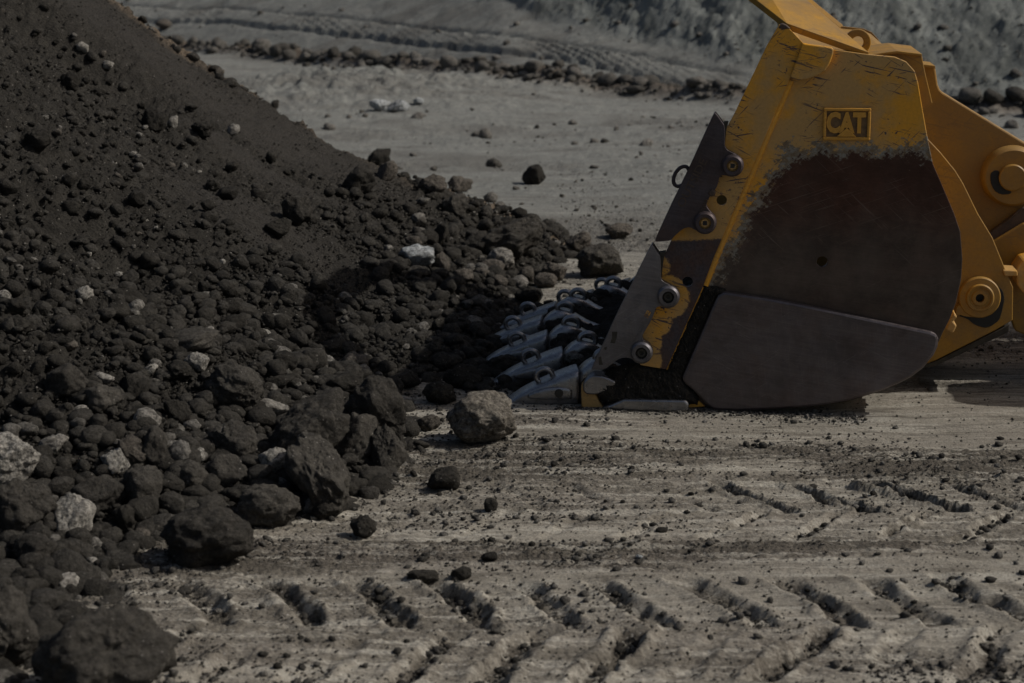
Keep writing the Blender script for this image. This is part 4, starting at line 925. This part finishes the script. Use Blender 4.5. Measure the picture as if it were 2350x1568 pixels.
# lifting eye on the top
u, _, z = bp(1968, 97, .35); k = 394 / 1.03
ringo = prism('lifting_eye', [(u + .076*math.cos(a), z + .076*math.sin(a)) for a in np.linspace(R(-35), R(215), 26)] + [(u-.07, z-.12), (u+.075, z-.12)], .33, .37, M_YEL2, LOADER, .006, [(u, z, .034)])
# ribs, brackets, arm and pins behind the bucket
plate('back_rib', [(1993,126),(2030,124),(2059,118),(2115,125),(2124,170),(2140,237),(2119,253),(2060,260),(1990,240)], .10, .16, M_YEL2, bev=.004)
plate('top_strip', [(1985,127),(2035,120),(2059,117),(2116,124),(2116,129),(2059,123),(2035,126),(1993,131)], .07, .9, M_YEL2, bev=.003)
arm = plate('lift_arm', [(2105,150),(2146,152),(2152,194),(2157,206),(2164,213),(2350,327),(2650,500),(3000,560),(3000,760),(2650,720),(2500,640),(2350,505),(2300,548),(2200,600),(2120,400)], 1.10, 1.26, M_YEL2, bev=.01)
plate('arm_flange', [(2112,147),(2146,151),(2147,158),(2112,153)], 1.0, 1.36, M_YEL2, bev=.003)
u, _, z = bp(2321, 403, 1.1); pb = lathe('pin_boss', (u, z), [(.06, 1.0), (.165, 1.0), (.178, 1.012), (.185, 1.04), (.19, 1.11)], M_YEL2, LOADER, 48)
u2, _, z2 = bp(2323, 407, 1.0); lathe('hinge_pin', (u2, z2), [(0, .955), (.006, .955), (.006, .96), (.075, .96), (.082, .967), (.082, 1.03)], M_YEL2, pb, 40)
plate('grease_smear', [(2273,398),(2283,391),(2293,392),(2297,412),(2308,432),(2322,440),(2318,446),(2296,447),(2281,437),(2273,418)], .994, 1.001, M_BLACK, pb, bev=.002, ch=1)
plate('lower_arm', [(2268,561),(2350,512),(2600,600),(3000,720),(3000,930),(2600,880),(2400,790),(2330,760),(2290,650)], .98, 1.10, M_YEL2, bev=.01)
plate('dark_gap_strip', [(2262,542),(2350,478),(2700,520),(2700,560),(2350,512),(2275,562)], 1.02, 1.09, M_BROWN, bev=.006)  # dark strip painting the shade of the open gap below the lift arm
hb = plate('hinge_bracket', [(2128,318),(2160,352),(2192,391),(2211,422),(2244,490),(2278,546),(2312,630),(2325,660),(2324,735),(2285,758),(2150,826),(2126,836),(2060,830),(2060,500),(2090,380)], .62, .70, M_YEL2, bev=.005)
u, _, z = bp(2247, 681, .62); lathe('hinge_boss', (u, z), [(.026, .60), (.026, .565), (.045, .565), (.052, .572), (.062, .572), (.068, .562), (.078, .562), (.085, .575), (.118, .578), (.124, .585), (.126, .62)], M_YEL2, hb, 44)
lathe('bore', (u, z), [(0, .612), (.027, .612)], M_BLACK, hb, 24)
plate('boss_tab', [(2192,728),(2196,700),(2215,700),(2262,724),(2240,729),(2215,727),(2200,722)], .585, .625, M_YEL2, hb, bev=.004, ch=1)
plate('grease_smear', [(1457+x*.38, 470+y*.38) for x, y in [(2190,490),(2222,520),(2232,570),(2218,640),(2200,700),(2150,735),(2110,745),(2050,725),(2010,690),(1945,668),(2040,672),(2120,662),(2170,640),(2200,590),(2205,540)]], .614, .625, M_BLACK, hb, bev=.002, ch=1)
plate('bracket_sole', [(2317,745),(2316,762),(2152,838),(2126,846),(2118,838),(2140,832),(2160,824)], .61, 1.5, M_MUD, bev=.005)
plate('bracket_lug', [(2171,757),(2179,735),(2190,718),(2197,728),(2188,738),(2196,748),(2188,765)], .2, .4, M_YEL, bev=.008)
plate('hose_fitting', [(2331,622),(2347,598),(2380,590),(2395,640),(2370,680),(2348,673),(2335,655)], .7, .95, M_YEL, bev=.012)
plate('side_lip', [(2302,620),(2335,622),(2336,634),(2306,634)], .6, .8, M_YEL, bev=.006)
# the rest of the machine, outside the photo to the right
def box(name, c, s, mat, bev=.04, parent=LOADER):
    bm = bmesh.new(); bmesh.ops.create_cube(bm, size=1); bmesh.ops.scale(bm, verts=bm.verts, vec=s); bmesh.ops.translate(bm, verts=bm.verts, vec=c)
    me = bpy.data.meshes.new(name); bm.to_mesh(me); bm.free(); o = link(name, me, mat, parent); bevel(o, bev, 3); return o
prism('front_frame', [(2.9, .55), (5.2, .55), (5.2, 1.5), (4.2, 2.3), (3.3, 2.2), (2.8, 1.2)], 1.1, 2.3, M_YEL2, LOADER, .04)
prism('cab', [(5.0, 1.5), (6.8, 1.5), (6.8, 3.5), (5.4, 3.55), (5.0, 2.6)], .9, 2.5, M_YEL2, LOADER, .05)
for w0 in (.35, 2.45):
    lathe('tyre', (3.72, .93), [(.48, w0), (.62, w0-.01), (.86, w0+.03), (.93, w0+.10), (.94, w0+.30), (.93, w0+.52), (.86, w0+.59), (.62, w0+.61), (.48, w0+.6)], M_RUBBER, LOADER, 64)
    lathe('rim', (3.72, .93), [(0, w0+.12), (.2, w0+.12), (.24, w0+.18), (.42, w0+.2), (.47, w0+.03), (.49, w0+.02)], M_YEL2, LOADER, 40)
prism('axle', [(3.5, .75), (3.9, .75), (3.9, 1.1), (3.5, 1.1)], .9, 2.5, M_YEL2, LOADER, .03)

# ------------------------------------------------------------------ soil on and in the bucket
def inside(poly, x, y):
    r = np.zeros(x.shape, bool); n = len(poly)
    for i in range(n):
        (x1, y1), (x2, y2) = poly[i], poly[(i+1) % n]; c = ((y1 > y) != (y2 > y)) & (x < (x2-x1)*(y-y1)/((y2-y1) if y2 != y1 else 1e-9) + x1); r ^= c
    return r
def to_world(u, w, z): return LO.x + u*CA + w*SA, LO.y - u*SA + w*CA, z
def mud_on_side():
    poly = pp([(1614,655),(1645,655),(1668,662),(1665,671),(1645,686),(1574,854),(1570,868),(1592,893),(1606,912),(1604,930),(1395,930),(1360,908),(1362,885),(1392,852),(1440,830),(1529,845)])
    U, Zz = np.meshgrid(np.linspace(-.70, .10, 260), np.linspace(-.02, .80, 260)); ins = inside(poly, U, Zz)
    # distance to the outline
    dm = np.full(U.shape, 9.)
    for i in range(len(poly)):
        a, b = np.array(poly[i]), np.array(poly[(i+1) % len(poly)]); ab_ = b-a; t = np.clip(((U-a[0])*ab_[0] + (Zz-a[1])*ab_[1]) / (ab_@ab_), 0, 1)
        dm = np.minimum(dm, np.hypot(U-a[0]-t*ab_[0], Zz-a[1]-t*ab_[1]))
    low = sst(.35, .05, Zz)
    W = -.012 - .016*sst(0, .03, dm) - .05 * low * sst(0, .06, dm) - .014*fbm2(U*25, Zz*25, 4, 80, .65) - .012*np.abs(fbm2((U*.9+Zz*.4)*70, (Zz*.9-U*.4)*30, 2, 81)); W = np.where(dm < .004, .01, W)
    X, Y, Z = to_world(U, W, Zz); f = gridfaces(*U.shape); k = ins.ravel()[f].all(1)
    me = npmesh('packed_mud', np.stack([X, Y, Z], -1).reshape(-1, 3), f[k]); attr(me, 'tone', np.zeros(U.size)); attr(me, 'smooth', np.zeros(U.size)); attr(me, 'tan', np.zeros(U.size))
    tag(link('packed_mud', me, M_HEAP), 'dark moist soil packed between the side bar and wear plate of the bucket', 'mud', kind='stuff')
mud_on_side()
def soil_floor():
    W, U0 = np.meshgrid(np.linspace(.02, 3.34, 260), np.linspace(0, 1, 90)); eu = np.interp(W, edge_w, edge_u)
    U = eu - .24 + U0 * (.25 - eu); dpt = U - (eu - .24)
    tw = np.min([np.abs(W - w) for u, w in teeth], axis=0)
    z = -.05 + .25*sst(0, .22, dpt) + .30*sst(.5, 1.1, dpt) + .035*fbm2(U*7, W*7, 4, 85, .6) + .02*np.abs(fbm2(U*30, W*30, 2, 86)) - .03*sst(.16, .06, tw)
    X, Y, Z = to_world(U, W, z); me = npmesh('bucket_soil', np.stack([X, Y, Z], -1).reshape(-1, 3), gridfaces(*U.shape)); attr(me, 'tan', np.zeros(U.size)); attr(me, 'smooth', np.zeros(U.size))
    tag(link('bucket_soil', me, M_HEAP), 'dark soil lying on the bucket floor and between the teeth', 'soil', kind='stuff')
soil_floor()
n = 9000; W = rng.uniform(.05, 3.3, n); U = np.interp(W, edge_w, edge_u) + rng.uniform(-.75, .1, n)
X, Y, _ = to_world(U, W, 0); dpt = U - (np.interp(W, edge_w, edge_u) - .24); tw = np.min([np.abs(W - w) for u, w in teeth], axis=0)
zf = np.where(dpt > 0, -.05 + .25*sst(0, .22, dpt) - .03*sst(.16, .06, tw), 0); Z = np.maximum(surf(X, Y), zf) + .0
k = (tw > .10) & (rng.random(n) < np.where(W < .45, .25, 1)); size = np.minimum(.009 * rng.random(n)**-.5, .05)
scatter('tooth_crumbs', X[k], Y[k], Z[k], size[k], np.where(rng.random(n) < .03, .9, 0)[k], 'dark crumbs of soil lying between and in front of the bucket teeth', 'crumbs')
n = 1500; U = rng.uniform(-.95, .85, n); W = -.06 + rng.normal(0, .05, n) - .12 * rng.random(n)**3; X, Y, _ = to_world(U, W, 0); size = np.minimum(.0038 * rng.random(n)**-.45, .016)
scatter('spilled_dirt', X, Y, ground_fields(X, Y)[0], size, rng.uniform(.1, 1, n), 'thin ridge of spilled crumbs along the bottom of the bucket', 'crumbs')
tt = sum(len(o.data.loop_triangles) if False else len(o.data.polygons) * (2 if len(o.data.polygons) and len(o.data.polygons[0].vertices) == 4 else 1) for o in S.objects if o.type == 'MESH')
print('approx tris', tt, 'objects', len(S.objects))
